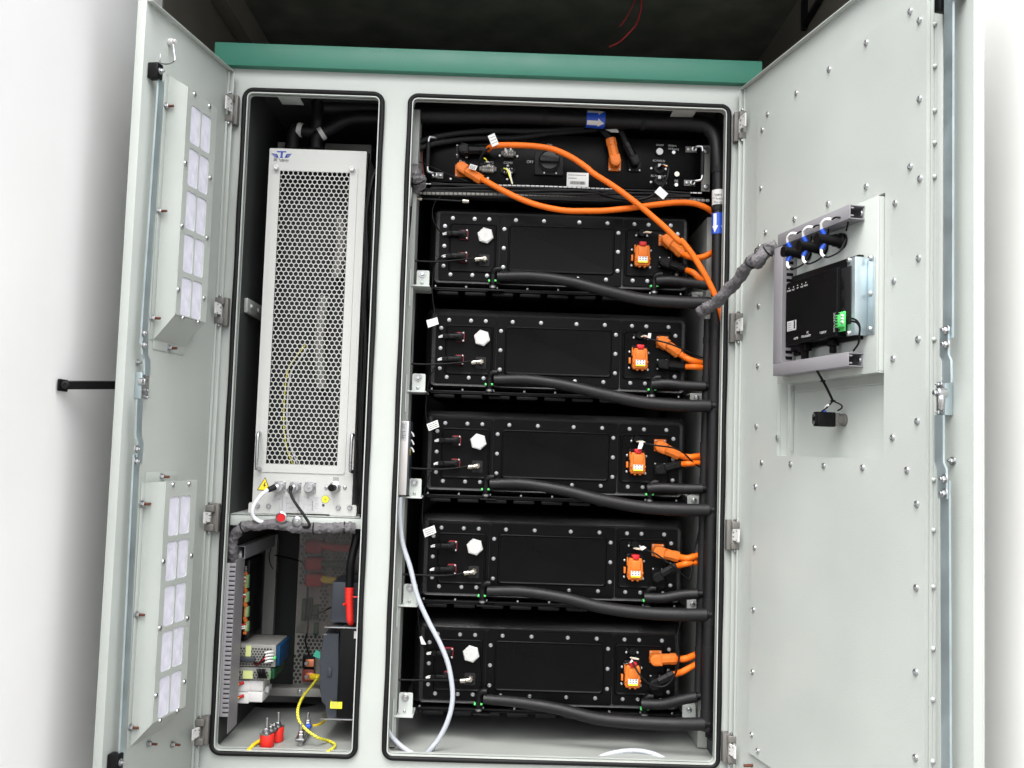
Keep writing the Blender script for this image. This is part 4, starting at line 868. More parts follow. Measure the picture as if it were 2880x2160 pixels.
# ------------------------------------------------------------------ slotted duct below the control box
a = P('h1', 470, 1045, 0.085); c = P('h2', 1400, 1140, 0.085); a2 = P('h1', 420, 1135, 0.085); c2 = P('h2', 1450, 1205, 0.085)
du = thing('cable_duct', (a2.x, 0.1, a2.z), 'dark slotted wiring duct lying across under the control box', 'cable duct')
b = MB(); b.box((a.x, 0.088, a2.z - 0.006), (c2.x, 0.12, a2.z - 0.003)); b.box((a.x, 0.118, a2.z - 0.003), (c2.x, 0.120, a.z - 0.004)); build(b, 'duct_body', 'black_soft', du)
b = MB(); x = a.x; k = 0
while x < c.x:
    b.box((x, 0.083, a.z - 0.0015 + 0.002 * math.sin(x * 9)), (x + 0.0105, 0.086, a.z + 0.0018 + 0.002 * math.sin(x * 9)), r=0.0004); x += 0.0122
build(b, 'upper_finger_row', 'label_grey', du)
b = MB(); x = a2.x
while x < c2.x:
    z = a2.z + (c2.z - a2.z) * (x - a2.x) / (c2.x - a2.x) + 0.0025 * math.sin(x * 7)
    b.box((x, 0.080, z - 0.0035), (x + 0.0098, 0.084, z + 0.0035), r=0.0005); x += 0.0116
build(b, 'lower_finger_row', 'hinge', du)
for k in range(6):
    pp = [V((a.x + 0.02 + (c.x - a.x - 0.05) * t, 0.078 + 0.004 * math.sin(5 * t + k), a2.z + 0.009 + k * 0.0022 + 0.005 * math.sin(7 * t + k * 1.7))) for t in [j / 9 for j in range(10)]]
    build(MB().tube(pp, 0.0026, n=8, sub=4), 'duct_wire', 'black_soft', label='thin black wire lying in the slotted duct under the control box', cat='wire', group='thin black wires lying in the slotted duct')
# ------------------------------------------------------------------ sampling tubes with nickel fittings
def stube(reg, pts, ends, label, Y0=0.07, Y1=0.105):
    n = len(pts); pp = [P(reg if len(q) == 2 else q[2], q[0], q[1], Y0 + (Y1 - Y0) * (k / (n - 1)) ** 1.5) for k, q in enumerate(pts)]
    root = thing('sampling_tube', pp[0], label, 'tube', 'thin black sampling tubes left of the battery packs')
    build(MB().tube(pp, 0.0026, n=10), 'tube_body', 'black', root, angle=70)
    for e in ends:
        i, j = (0, 1) if e == 0 else (-1, -2); d = (pp[j] - pp[i]).normalized()
        b = MB(); b.cyl(pp[i] - d * 0.012, pp[i] + d * 0.004, 0.0055, n=14, c=0.0008); b.cyl(pp[i] - d * 0.004, pp[i] + d * 0.005, 0.0062, n=14, c=0.0006)
        build(b, 'end_fitting', 'nickel', root, angle=30)
    return root
stube('h1', [(440, 1192), (600, 1200), (850, 1215)], [0, 1], 'loose thin black tube with nickel ends lying under the slotted duct', 0.075, 0.075)
stube('p1', [(205, 492), (300, 500), (430, 503), (600, 490), (735, 473)], [0], 'thin black sampling tube of the topmost battery pack')
stube('p1', [(170, 1318), (280, 1328), (430, 1328), (590, 1318), (710, 1304)], [0], 'thin black sampling tube of the second-highest battery pack')
stube('p3', [(190, 503), (300, 510), (430, 515), (560, 508), (680, 490)], [], 'thin black sampling tube of the middle battery pack')
stube('p3', [(115, 1358), (250, 1364), (400, 1370), (540, 1366), (645, 1350)], [0], 'thin black sampling tube of the second-lowest battery pack')
stube('p5', [(165, 800), (350, 804), (550, 806), (800, 808)], [0], 'thin black sampling tube of the lowest battery pack, crossed by the translucent tube')
# ------------------------------------------------------------------ signal wires down the left and their tags
def wire(pts, r, name, m, label, cat='wire', group=None, n=8):
    pp = [P(*q) for q in pts]; return build(MB().tube(pp, r, n=n, sub=6), name, m, label=label, cat=cat, group=group, angle=70)
Ys = 0.088
gs = 'thin black signal wires left of the battery packs'
wire([('h1', 640, 1165, .09), ('h1', 575, 1225, Ys), ('h1', 550, 1330, Ys), ('h1', 580, 1440, Ys), ('h1', 645, 1525, .11)], 0.0016, 'signal_wire', 'black', 'thin black wire curving from the duct to the topmost battery pack', group=gs)
wire([('p1', 470, 463, .11), ('p1', 425, 495, Ys), ('p1', 398, 580, Ys), ('p1', 388, 720, Ys), ('p1', 400, 860, Ys), ('p1', 425, 1000, Ys), ('p1', 460, 1080, .11)], 0.0017, 'signal_wire', 'black', 'thin black wire between the topmost and second-highest battery packs', group=gs)
wire([('p1', 445, 1310, .11), ('p1', 400, 1370, Ys), ('p1', 360, 1470, Ys), ('p1', 338, 1640, Ys), ('p3', 340, 100, Ys), ('p3', 375, 200, Ys), ('p3', 425, 255, .11)], 0.0017, 'signal_wire', 'black', 'thin black wire between the second-highest and middle battery packs', group=gs)
wire([('p3', 415, 480, .11), ('p3', 375, 540, Ys), ('p3', 330, 680, Ys), ('p3', 308, 850, Ys), ('p3', 320, 1000, Ys), ('p3', 385, 1110, .11)], 0.0017, 'signal_wire', 'black', 'thin black wire between the middle and second-lowest battery packs', group=gs)
wire([('p3', 375, 1345, .11), ('p3', 320, 1410, Ys), ('p3', 280, 1540, Ys), ('p5', 400, 130, Ys), ('p5', 410, 300, Ys), ('p5', 430, 420, .1), ('p5', 480, 530, .11)], 0.0017, 'signal_wire', 'black', 'thin black wire between the second-lowest and lowest battery packs', group=gs)
def tagp(reg, quad, Y, label, lines=(), size=0.006, rot=12, par=None):
    pts = [P(reg, x, y, Y) for x, y in quad]; b = MB(); A = [b.bm.verts.new(p) for p in pts]; B = [b.bm.verts.new(p + V((0, 0.0012, 0))) for p in pts]
    b.bm.faces.new(A); b.bm.faces.new(B)
    for k in range(4): b.bm.faces.new([A[k], A[(k + 1) % 4], B[(k + 1) % 4], B[k]])
    t = build(b, 'cable_tag', 'white', label=label, cat='tag', group='white paper tags on wires'); c_ = sum(pts, V()) / 4
    if lines:
        b = MB(); rnd = random.Random(len(label)); u = (pts[1] - pts[0]).normalized(); w_ = (pts[3] - pts[0]); L = (pts[1] - pts[0]).length
        for r_ in range(3):
            x = L * 0.1
            while x < L * 0.85:
                d = rnd.uniform(0.0012, 0.003); o_ = pts[0] + w_ * (0.22 + 0.25 * r_) + V((0, -0.0004, 0)); A = o_ + u * x; B = o_ + u * (x + d); v_ = w_.normalized() * 0.0018
                b.bm.faces.new([b.bm.verts.new(q) for q in (A, B, B + v_, A + v_)]); x += d + rnd.uniform(0.0005, 0.0012)
        build(b, 'tag_print', 'ink', t)
    return t
tagp('p1', [(340, 975), (428, 950), (440, 1005), (355, 1035)], 0.078, 'blank white tag on the wire left of the second-highest battery pack')
tagp('p3', [(342, 152), (430, 117), (445, 172), (362, 207)], 0.078, 'printed white tag at the left corner of the middle battery pack', ('PACK SN-03', 'BMU 0A2', 'CAN 24.10'), 0.0052, 17)
tagp('p3', [(312, 1000), (405, 965), (420, 1025), (330, 1062)], 0.078, 'printed white tag at the left corner of the second-lowest battery pack', ('PACK SN-04', 'BMU 0A2', 'CAN 24.10'), 0.0052, 17)
tagp('p5', [(415, 385), (435, 375), (480, 460), (432, 458)], 0.078, 'small curled white tag beside the lowest battery pack')
tagp('h1', [(1068, 605), (1130, 578), (1172, 680), (1110, 708)], 0.045, 'printed white tag above the B- cable', ('24VDC A1', 'BCU-1 0'), 0.006, -65)
tagp('h1', [(905, 865), (972, 885), (955, 925), (890, 908)], 0.07, 'printed white tag behind the orange B+ plug', ('BMS 01',), 0.006, -12)
tagp('h2', [(965, 1130), (1015, 1075), (1092, 1145), (1045, 1198)], 0.055, 'folded white tag hanging on the AC cable below the control box')
tagp('h2', [(510, 545), (615, 540), (637, 573), (560, 570)], 0.10, 'white tag above the upright orange plug')
tagp('p2', [(640, 1077), (663, 1080), (656, 1132), (630, 1130)], 0.09, 'white tag on the data wire of the second-highest battery pack')
tagp('p4', [(570, 293), (606, 297), (585, 350), (552, 350)], 0.09, 'white tag on the data wire of the middle battery pack')
tagp('p4', [(568, 1140), (600, 1130), (625, 1145), (590, 1168)], 0.09, 'white tag on the data wire of the second-lowest battery pack')
tagp('p6', [(535, 648), (590, 640), (612, 600), (632, 632), (595, 663)][:4], 0.09, 'curved white tag on the data wire of the lowest battery pack')
gd = 'thin black data wires at the right of the battery packs'
wire([('p2', 660, 272, .10), ('p2', 760, 285, .10), ('p2', 900, 330, .12), ('p2', 990, 390, .13), ('p2', 1080, 470, .14)], 0.0018, 'data_wire', 'black', 'thin black data wire of the topmost battery pack', group=gd)
wire([('p2', 600, 1112, .10), ('p2', 660, 1128, .085), ('p2', 780, 1155, .075), ('p2', 900, 1200, .075), ('p2', 1020, 1255, .08), ('p2', 1110, 1290, .09)], 0.0022, 'data_wire', 'black', 'thin black data wire across the orange plug of the second-highest pack', group=gd)
wire([('p4', 600, 305, .09), ('p4', 700, 322, .075), ('p4', 850, 345, .075), ('p4', 930, 390, .075), ('p4', 1000, 460, .08), ('p4', 1060, 500, .09)], 0.0022, 'data_wire', 'black', 'thin black data wire across the orange plug of the middle pack', group=gd)
wire([('p4', 610, 1160, .09), ('p4', 690, 1190, .075), ('p4', 790, 1260, .07), ('p4', 880, 1330, .07), ('p4', 960, 1395, .075), ('p4', 985, 1330, .08), ('p4', 1010, 1180, .09), ('p4', 1045, 1020, .1)], 0.0022, 'data_wire', 'black', 'thin black data wire across the black plug of the second-lowest pack', group=gd)
wire([('p6', 620, 630, .09), ('p6', 680, 740, .07), ('p6', 770, 835, .065), ('p6', 880, 870, .065), ('p6', 970, 840, .065), ('p6', 1040, 730, .065), ('p6', 1070, 600, .065), ('p6', 1055, 400, .075), ('p6', 1085, 240, .09)], 0.0026, 'data_wire', 'black', 'black data wire looping over the plugs of the lowest pack', group=gd)
for (reg, x, y), nm_ in zip((('p2', 600, 270), ('p2', 580, 1105), ('p4', 545, 292), ('p4', 520, 1150), ('p6', 595, 585)), nth):
    for k, m in enumerate(('white', 'red', 'yellow', 'white')):
        p = P(reg, x, y, 0.11)
        build(MB().tube([p, p + V((0.008, -0.008, 0.001 * (k - 1.5))), p + V((0.021, -0.010, -0.0015 + 0.0006 * (k - 1.5)))], 0.0011, n=6), 'wire_core', m, label='thin %s wire core at the data plug of the %s battery pack' % (m, nm_), cat='wire core', group='thin %s wire cores on the %s pack' % (m, nm_))
for k, (pts, m) in enumerate([([('h1', 1030, 810), ('h1', 1055, 830), ('h1', 1070, 890)], 'yellow_bright'), ([('h1', 1225, 705), ('h1', 1238, 740), ('h1', 1242, 765)], 'white'), ([('h1', 1280, 670), ('h1', 1278, 700), ('h1', 1285, 740)], 'white'),
                              ([('h1', 1215, 905), ('h1', 1250, 925), ('h1', 1275, 990), ('h1', 1298, 1055)], 'yellow_bright'), ([('h1', 1240, 905), ('h1', 1272, 935), ('h1', 1282, 990), ('h1', 1298, 1050)], 'white'), ([('h1', 1060, 845), ('h1', 1064, 870), ('h1', 1068, 893)], 'white'), ([('h1', 1072, 845), ('h1', 1076, 870), ('h1', 1080, 893)], 'white')]):
    pp = [P(a_, x, y, 0.09) for a_, x, y in pts]
    build(MB().tube(pp, 0.0016 if m == 'yellow_bright' else 0.0022, n=8), 'connector_wire', m, label='short %s wire at the %s of the control box' % (m.split('_')[0], ['left lower data connector', 'upper data connector', 'upper data connector', 'black data connector', 'black data connector', 'left lower data connector', 'left lower data connector'][k]), cat='wire', group='short %s wires at the data connectors %d' % (m.split('_')[0], [1, 2, 2, 3, 4, 5, 5][k]))
wire([('h1', 1080, 860, .08), ('h1', 990, 870, .08), ('h1', 1010, 790, .07), ('h1', 1080, 720, .065), ('h1', 1180, 705, .06)], 0.003, 'connector_cable', 'black', 'thin black cable looping up from the left data connector', 'cable')
wire([('h2', 1015, 905, .10), ('h2', 1050, 880, .08), ('h2', 1085, 885, .075), ('h2', 1095, 925, .075), ('h2', 1080, 1000, .07), ('h2', 1020, 1100, .06), ('h2', 930, 1170, .065), ('h2', 800, 1200, .07), ('h2', 600, 1185, .075), ('h2', 400, 1130, .075), ('h2', 200, 1110, .08)], 0.0042, 'ac_cable', 'black', 'black AC cable looping down from the right socket into the duct', 'cable')
for k, m in enumerate(('white', 'yellow_bright', 'red')):
    p0_ = P('h2', 1015, 905, .098); build(MB().tube([p0_, P('h2', 1045, 872 + 4 * k, .078), P('h2', 1085, 885 + 4 * k, .071)], 0.0012, n=6), 'wire_core', m, label='%s core of the black AC cable' % m.split('_')[0], cat='wire core')
# bundles at the left edge
gl_ = 'black cables running down the left edge of the wide compartment'
wire([('h1', 420, 700, .09), ('h1', 400, 850, .09), ('h1', 395, 1000, .08), ('h1', 380, 1200, .07), ('p1', 232, 100, .06), ('p1', 222, 400, .06), ('p1', 205, 700, .06), ('p1', 215, 1000, .06), ('p1', 210, 1250, .06), ('p1', 170, 1500, .06), ('p1', 140, 1650, .055)], 0.0036, 'side_cable', 'black', 'black cable running down beside the left rack brackets', 'cable', gl_)
wire([('h1', 350, 1080, .05), ('h1', 345, 1250, .05), ('h1', 325, 1500, .05), ('p1', 172, 430, .05), ('p1', 165, 640, .05), ('p1', 150, 900, .045)], 0.0055, 'side_cable', 'black', 'thicker black cable close to the left seal of the wide compartment', 'cable', gl_)
wire([('h1', 460, 690, .10), ('h1', 452, 800, .10), ('h1', 462, 900, .10), ('h1', 480, 1030, .09)], 0.0016, 'red_wire', 'maroon', 'thin dark red wire left of the control box handle', 'wire')
wire([('h1', 330, 830, .07), ('h1', 420, 845, .08), ('h1', 560, 900, .08), ('h1', 720, 970, .08), ('h1', 880, 1030, .08)], 0.0014, 'thin_wire', 'black', 'thin black wire slanting across the lower left of the control box', 'wire')
b = MB().cyl(P('h1', 352, 1085, .045), P('h1', 330, 1260, .045), 0.0068, n=12, c=0.001); build(b, 'cable_gland', 'steel', label='bare metal braided sleeve on the thick cable at the left edge', cat='sleeve')
for reg, x, y in (('p1', 145, 1130), ):
    p = P(reg, x, y, 0.048); build(MB().box((p.x - 0.004, 0.038, p.z - 0.013), (p.x + 0.003, 0.048, p.z + 0.012), r=0.001), 'cable_clip', 'black', label='small black clip on the left rack post', cat='clip')
for reg, x, y, w_ in (('p1', 170, 425, 'upper'), ('p1', 163, 540, 'lower')):
    p = P(reg, x, y, 0.04); build(MB().cyl(p + V((0, 0, -0.009)), p + V((0, 0, 0.009)), 0.005, n=12, c=0.001), 'tube_joint', 'nickel', label=w_ + ' nickel tube joint on the left edge beside the topmost battery pack', cat='fitting', group='nickel joints at the left edge')
# grey wrapped bundles
def wrap(pts, r, label, parent_m='sleeve', seed=0, name='wrapped_bundle'):
    pp = [P(*q) for q in pts]; rnd = random.Random(seed); ph = [rnd.uniform(0, 6) for _ in range(9)]
    rf = lambda i, k: 1 + 0.13 * math.sin(i * 0.30 + k * 0.39 + ph[0]) + 0.09 * math.sin(i * 0.55 - k * 0.785 + ph[1]) + 0.06 * math.sin(i * 1.3 + k * 1.57 + ph[2])
    o = build(MB().tube(pp, r, n=15, sub=9, rf=lambda i, k: rf(i, k) + rnd.uniform(-0.06, 0.06)), name, parent_m, label=label, cat='cable sleeve', angle=24); return o, pp
def ties(o, pp, idx, r):
    for i in idx:
        p = pp[i]; d = (pp[min(i + 1, len(pp) - 1)] - pp[i - 1]).normalized()
        b = MB(); a_ = d.orthogonal().normalized(); b_ = d.cross(a_); b.tube([p + (a_ * math.cos(t) + b_ * math.sin(t)) * r for t in [k * 2 * math.pi / 16 for k in range(17)]], 0.0016, n=6, smooth=False)
        build(b, 'sleeve_tie', 'black', o)
o, pp = wrap([('p2', 1062, 895, .02), ('p2', 1110, 885, -.01), ('p2', 1180, 830, -.04), ('p2', 1250, 770, -.07), ('p2', 1330, 680, -.10), ('p2', 1400, 590, -.13), ('p2', 1470, 510, -.17), ('p2', 1540, 440, -.20), ('p2', 1600, 405, -.22), ('d2', 60, 430, -.25), ('d2', 130, 360, -.27), ('d2', 185, 330, -.28)], 0.0145, 'grey wrapped cable bundle stretched from the compartment to the right door', seed=1)
ties(o, pp, (6, 7, 10), 0.0158)
o, pp = wrap([('h1', 350, 890, .03), ('h1', 385, 960, .03), ('h1', 420, 1030, .035), ('h1', 435, 1080, .05)], 0.018, 'grey wrapped cable bundle at the left end of the slotted duct', seed=2); ties(o, pp, (2,), 0.019)
# ------------------------------------------------------------------ translucent tube
pt = [('p3', 130, 740, .035), ('p3', 128, 900, .03), ('p3', 150, 1110, .03), ('p3', 210, 1300, .03), ('p5', 395, -10, .03), ('p5', 500, 230, .03), ('p5', 610, 440, .03), ('p5', 690, 640, .03), ('p5', 730, 850, .03), ('p5', 733, 1020, .03), ('p5', 690, 1200, .03), ('p5', 600, 1380, .035), ('p5', 500, 1500, .04), ('p5', 430, 1555, .05)]
build(MB().tube([P(*q) for q in pt], 0.0062, n=14, sub=8), 'drain_tube', 'tube', label='milky translucent tube hanging in a loop over the lower battery packs', cat='tube', angle=70)
pt = [('p5', 85, 1180, .034), ('p5', 100, 1280, .034), ('p5', 150, 1360, .036), ('p5', 240, 1450, .038), ('p5', 340, 1515, .036), ('p5', 440, 1556, .034)]
build(MB().tube([P(*q) for q in pt], 0.0062, n=14, sub=8), 'drain_tube', 'tube', label='milky tube end on the floor in the lower left corner of the wide compartment', cat='tube', angle=70)
pt = [('p6', 190, 1625, .03), ('p6', 330, 1545, .05), ('p6', 500, 1500, .07), ('p6', 650, 1490, .075), ('p6', 800, 1515, .065), ('p6', 920, 1570, .05), ('p6', 985, 1640, .03)]
build(MB().tube([P(*q) for q in pt], 0.0062, n=14, sub=8), 'drain_tube', 'tube', label='white hose arching up from the bottom lip of the wide compartment', cat='tube', angle=70)
# narrow white power unit at the left edge
a = P('p3', 103, 125, .028); c = P('p3', 192, 722, .028); d_ = P('p3', 222, 130, .09)
pu = thing('power_unit', ((a.x + c.x) / 2, 0.06, c.z), 'narrow upright white power supply box at the left edge of the wide compartment', 'power supply')
xr = P('p3', 190, 400, .028).x; xl = -0.196
build(MB().box((xl, .028, c.z), (xr, .03, a.z), r=0.0006), 'front_cover', 'power_case', pu)
build(MB().box((xl, .031, c.z), (xr + 0.004, .10, a.z + 0.0), r=0.001), 'case', 'slate', pu)
a = P('p3', 105, 133, .027); c = P('p3', 180, 285, .027); b = MB(); b.box((max(a.x, xl + 0.001), .0274, c.z), (c.x, .0278, a.z)); lb = build(b, 'rating_label', 'label_grey', pu)
b = MB(); rnd = random.Random(3)
for k in range(14):
    z = a.z - 0.003 - k * (a.z - c.z - 0.008) / 13; x0 = max(a.x, xl + 0.001) + 0.002
    b.box((x0, .0270, z - 0.0005), (x0 + rnd.uniform(.4, .95) * (c.x - x0 - 0.001), .0273, z + 0.0005))
build(b, 'label_lines', 'ink', lb)
for k in range(3):
    p = P('p3', 228, (225, 290, 350)[k], .06); build(MB().tube([p + V((-0.006, 0.004, 0.004)), p, p + V((0.004, 0, -0.008))], 0.0024, n=6), 'terminal_wire', 'white', pu)
p = P('p3', 203, 375, .05); build(MB().box((p.x - 0.004, .045, p.z - 0.008), (p.x + 0.003, .05, p.z + 0.008)), 'side_sticker', 'yellow', pu)
# ------------------------------------------------------------------ cooling unit in the narrow compartment
CY = 0.06
tl_ = P('e3', 545, 958, CY); tr_ = P('e3', 1848, 975, CY); X0 = (tl_.x + P('e4', 200, 700, CY).x) / 2; X1 = (tr_.x + P('e4', 1755, 800, CY).x) / 2
Z1 = (tl_.z + tr_.z) / 2; Z0 = SH + 0.004
cu = thing('cooling_unit', ((X0 + X1) / 2, 0.25, Z0), 'tall white cooling unit with a honeycomb grille standing on the shelf', 'cooling unit')
gx0 = P('e3', 712, 1300, CY).x; gx1 = P('e3', 1655, 1310, CY).x; gz1 = P('e3', 1150, 1265, CY).z; gz0 = P('e4', 1000, 262, CY).z
cx0 = P('e3', 612, 1300, CY).x; cx1 = P('e3', 1762, 1310, CY).x; cz1 = P('e3', 1150, 1165, CY).z; cz0 = P('e4', 1000, 392, CY).z
b = MB(); b.ring(rrect(X0, Z0, X1, Z1, 0.002, 5), rrect(gx0 - 0.006, gz0 - 0.006, gx1 + 0.006, gz1 + 0.006, 0.003, 5), CY + 0.0015, CY)
b.box((X0 + 0.0005, CY + 0.002, Z0), (X0 + 0.002, CY + 0.42, Z1 - 0.0005)); b.box((X1 - 0.002, CY + 0.002, Z0), (X1 - 0.0005, CY + 0.42, Z1 - 0.0005)); b.box((X0 + 0.002, CY + 0.002, Z1 - 0.002), (X1 - 0.002, CY + 0.42, Z1 - 0.0005)); b.box((X0 + 0.002, CY + 0.418, Z0), (X1 - 0.002, CY + 0.42, Z1 - 0.0025))
build(b, 'casing', 'chassis', cu)
b = MB(); b.ring(rrect(cx0, cz0, cx1, cz1, 0.007, 5), rrect(gx0, gz0, gx1, gz1, 0.0015, 5), CY - 0.0005, CY - 0.0022)
gp = build(b, 'grille_cover', 'chassis', cu)
p_ = (gx1 - gx0) / 14.3; rp_ = p_ * 0.8660; nr = int(round((gz1 - gz0) / rp_)); rp_ = (gz1 - gz0) / nr
b = MB(); bm = b.bm
Ro = p_ / math.sqrt(3); Ri = Ro * 0.84
for r_ in range(nr):
    zc = gz1 - rp_ * (r_ + 0.5); odd = r_ % 2
    for c_ in range(15):
        xc = gx0 + p_ * (c_ + (0.68 if odd else 0.18))
        if xc > gx1 + p_ * 0.3: continue
        O = []; I = []; J = []
        for k in range(6):
            a = math.radians(30 + 60 * k); ca, sa = math.cos(a), math.sin(a)
            O.append(bm.verts.new((xc + Ro * ca, CY - 0.0016, zc + Ro * sa * (rp_ / (p_ * .866)))))
            I.append(bm.verts.new((xc + Ri * ca, CY - 0.0016, zc + Ri * sa))); J.append(bm.verts.new((xc + Ri * ca, CY - 0.0002, zc + Ri * sa)))
        for k in range(6):
            bm.faces.new([O[k], O[(k + 1) % 6], I[(k + 1) % 6], I[k]]); bm.faces.new([I[k], I[(k + 1) % 6], J[(k + 1) % 6], J[k]])
bmesh.ops.remove_doubles(bm, verts=bm.verts[:], dist=0.00005)
build(b, 'honeycomb_grille', 'chassis', gp, recalc=False, angle=30)
b = MB(); b.box((X0 + 0.004, CY + 0.07, Z0 + 0.05), (X1 - 0.004, CY + 0.075, Z1 - 0.004)); build(b, 'inner_coil', 'black_dark', cu)
for pts, r in (([(735, 470), (738, 530), (728, 600)], .016), ([(700, 640), (690, 740), (695, 840)], .014)):
    build(MB().tube([P('F', x, y, CY + 0.045) for x, y in pts], r, n=16), 'inner_pipe', 'hinge', cu)
b = MB(); b.tube([P('F', x, y, CY + 0.062) for x, y in [(660, 745), (640, 770), (622, 800), (615, 850), (613, 920), (620, 970), (632, 1002)]], 0.0019, n=8, uvlen=0.010); build(b, 'inner_earth_wire', 'earth_wire', cu)
b = MB(); b.tube([P('F', x, y, CY + 0.062) for x, y in [(664, 752), (646, 778), (629, 805), (622, 850), (620, 920), (628, 965), (642, 1002)]], 0.0022, n=8); build(b, 'inner_wire', 'label_grey', cu)
for x, y in ((665, 1215), (1687, 1235)):
    p = P('e3', x, y, CY - 0.002); build(MB().lathe(p, (0, -1, 0), [(0.0062, 0), (0.0066, 0.004), (0.0066, 0.010), (0.0055, 0.0115), (0.003, 0.0115), (0.0025, 0.010), (0, 0.010)], 20), 'thumb_screw', 'white', gp)
# emblem and lettering
def poly(name, pts, m, parent, reg='e3', Y=None):
    Y = CY if Y is None else Y
    pp = [P(reg, x, y, Y) for x, y in pts]; b = MB(); b.prism([(p.x, p.z) for p in pp], Y - 0.0003, Y - 0.0007); return build(b, name, m, parent)
em = [[(663, 985), (798, 988), (790, 1003), (750, 1003), (744, 1062), (752, 1070), (752, 1077), (706, 1077), (706, 1070), (716, 1062), (722, 1003), (680, 1003)]]
for k in range(4):
    em.append([(588 + 12 * k, 1016 + 16 * k), (660, 1022 + 14 * k), (672, 1032 + 13 * k), (606 + 12 * k, 1027 + 15 * k)])
    em.append([(872 - 12 * k, 1022 + 16 * k), (806 - 3 * k, 1024 + 14 * k), (790 - 3 * k, 1034 + 13 * k), (856 - 12 * k, 1033 + 15 * k)])
em.append([(655, 1022), (680, 1040), (690, 1077), (660, 1077), (664, 1050)]); em.append([(808, 1024), (790, 1040), (772, 1077), (800, 1077), (800, 1050)])
b = MB()
for pl in em:
    pp = [P('e3', x, y, CY) for x, y in pl]; b.prism([(p.x, p.z) for p in pp], CY - 0.0003, CY - 0.0007)
build(b, 'winged_emblem', 'blue_ink', cu)
text('\u540c\u98de\u80a1\u4efd', 0.0088, TF(P('e3', 725, 1113, CY), -1.2), 'ink', cu, sx=1.15)
# bottom connectors
def e4(x, y, Y=CY): return P('e4', x, y, Y)
pp = [e4(*q) for q in ((365, 452), (235, 655), (447, 672))]
def tri(s, y0, y1, m, nm, par):
    c_ = sum(pp, V()) / 3; q = [c_ + (p - c_) * s for p in pp]; return build(MB().prism([(p.x, p.z) for p in q], y0, y1), nm, m, par)
ws = tri(1.0, CY - 0.0003, CY - 0.0006, 'ink', 'warning_sign', cu); tri(0.84, CY - 0.0007, CY - 0.0009, 'yellow', 'sign_face', ws)
b = MB()
for pl in ([(362, 525), (335, 585), (352, 588), (345, 622), (378, 572), (358, 570), (372, 528)],): b.prism([(e4(*q).x, e4(*q).z) for q in pl], CY - 0.001, CY - 0.0012)
build(b, 'lightning_symbol', 'ink', ws)
a = e4(450, 722); c = e4(1245, 1010); dg = build(MB().box((a.x, CY - 0.0007, c.z), (c.x, CY - 0.0003, a.z)), 'wiring_diagram', 'label_grey', cu)
b = MB(); rnd = random.Random(5)
for k in range(46):
    x = rnd.uniform(a.x + 0.003, c.x - 0.014); z = rnd.uniform(c.z + 0.003, a.z - 0.003); b.box((x, CY - 0.0011, z), (x + rnd.uniform(0.004, 0.011), CY - 0.0008, z + 0.0005))
for xx in (700, 970): p = e4(xx, 800); b.box((p.x, CY - 0.00105, c.z + 0.002), (p.x + 0.0004, CY - 0.0008, a.z - 0.002))
for xx in (1100,):
    for k in range(7): p = e4(xx, 830 + k * 22); b.box((p.x - 0.0015, CY - 0.0012, p.z - 0.001), (p.x + 0.0015, CY - 0.0008, p.z + 0.001))
build(b, 'diagram_lines', 'ink_grey', dg)
p = e4(1300, 797); es = build(MB().cyl(p + V((0, -0.0003, 0)), p + V((0, -0.0007, 0)), 0.0098, n=32), 'earth_sticker', 'ink', cu); build(MB().cyl(p + V((0, -0.0008, 0)), p + V((0, -0.001, 0)), 0.0089, n=32), 'sticker_face', 'yellow_bright', es)
b = MB(); b.box((p.x - 0.0004, CY - 0.0013, p.z), (p.x + 0.0004, CY - 0.0011, p.z + 0.0055))
for k, w_ in enumerate((0.0058, 0.0036, 0.0016)): b.box((p.x - w_, CY - 0.0013, p.z - 0.0004 - k * 0.0024), (p.x + w_, CY - 0.0011, p.z + 0.0004 - k * 0.0024))
build(b, 'earth_symbol', 'ink', es)
p = e4(1268, 890); build(MB().cyl(p + V((0, -0.0002, 0)), p + V((0, -0.0006, 0)), 0.0034, n=16), 'earth_hole', 'ink', cu)
b = MB(); q = e4(1465, 478)
for k in range(3):
    for j in range(2): b.ring(rrect(q.x - 0.007 + 0.005 * k, q.z - 0.0045 + 0.005 * j, q.x - 0.0035 + 0.005 * k, q.z - 0.001 + 0.005 * j, 0.0004, 2), rrect(q.x - 0.0064 + 0.005 * k, q.z - 0.0039 + 0.005 * j, q.x - 0.0041 + 0.005 * k, q.z - 0.0016 + 0.005 * j, 0.0003, 2), CY - 0.0007, CY - 0.0003)
build(b, 'valve_print', 'ink_grey', cu)
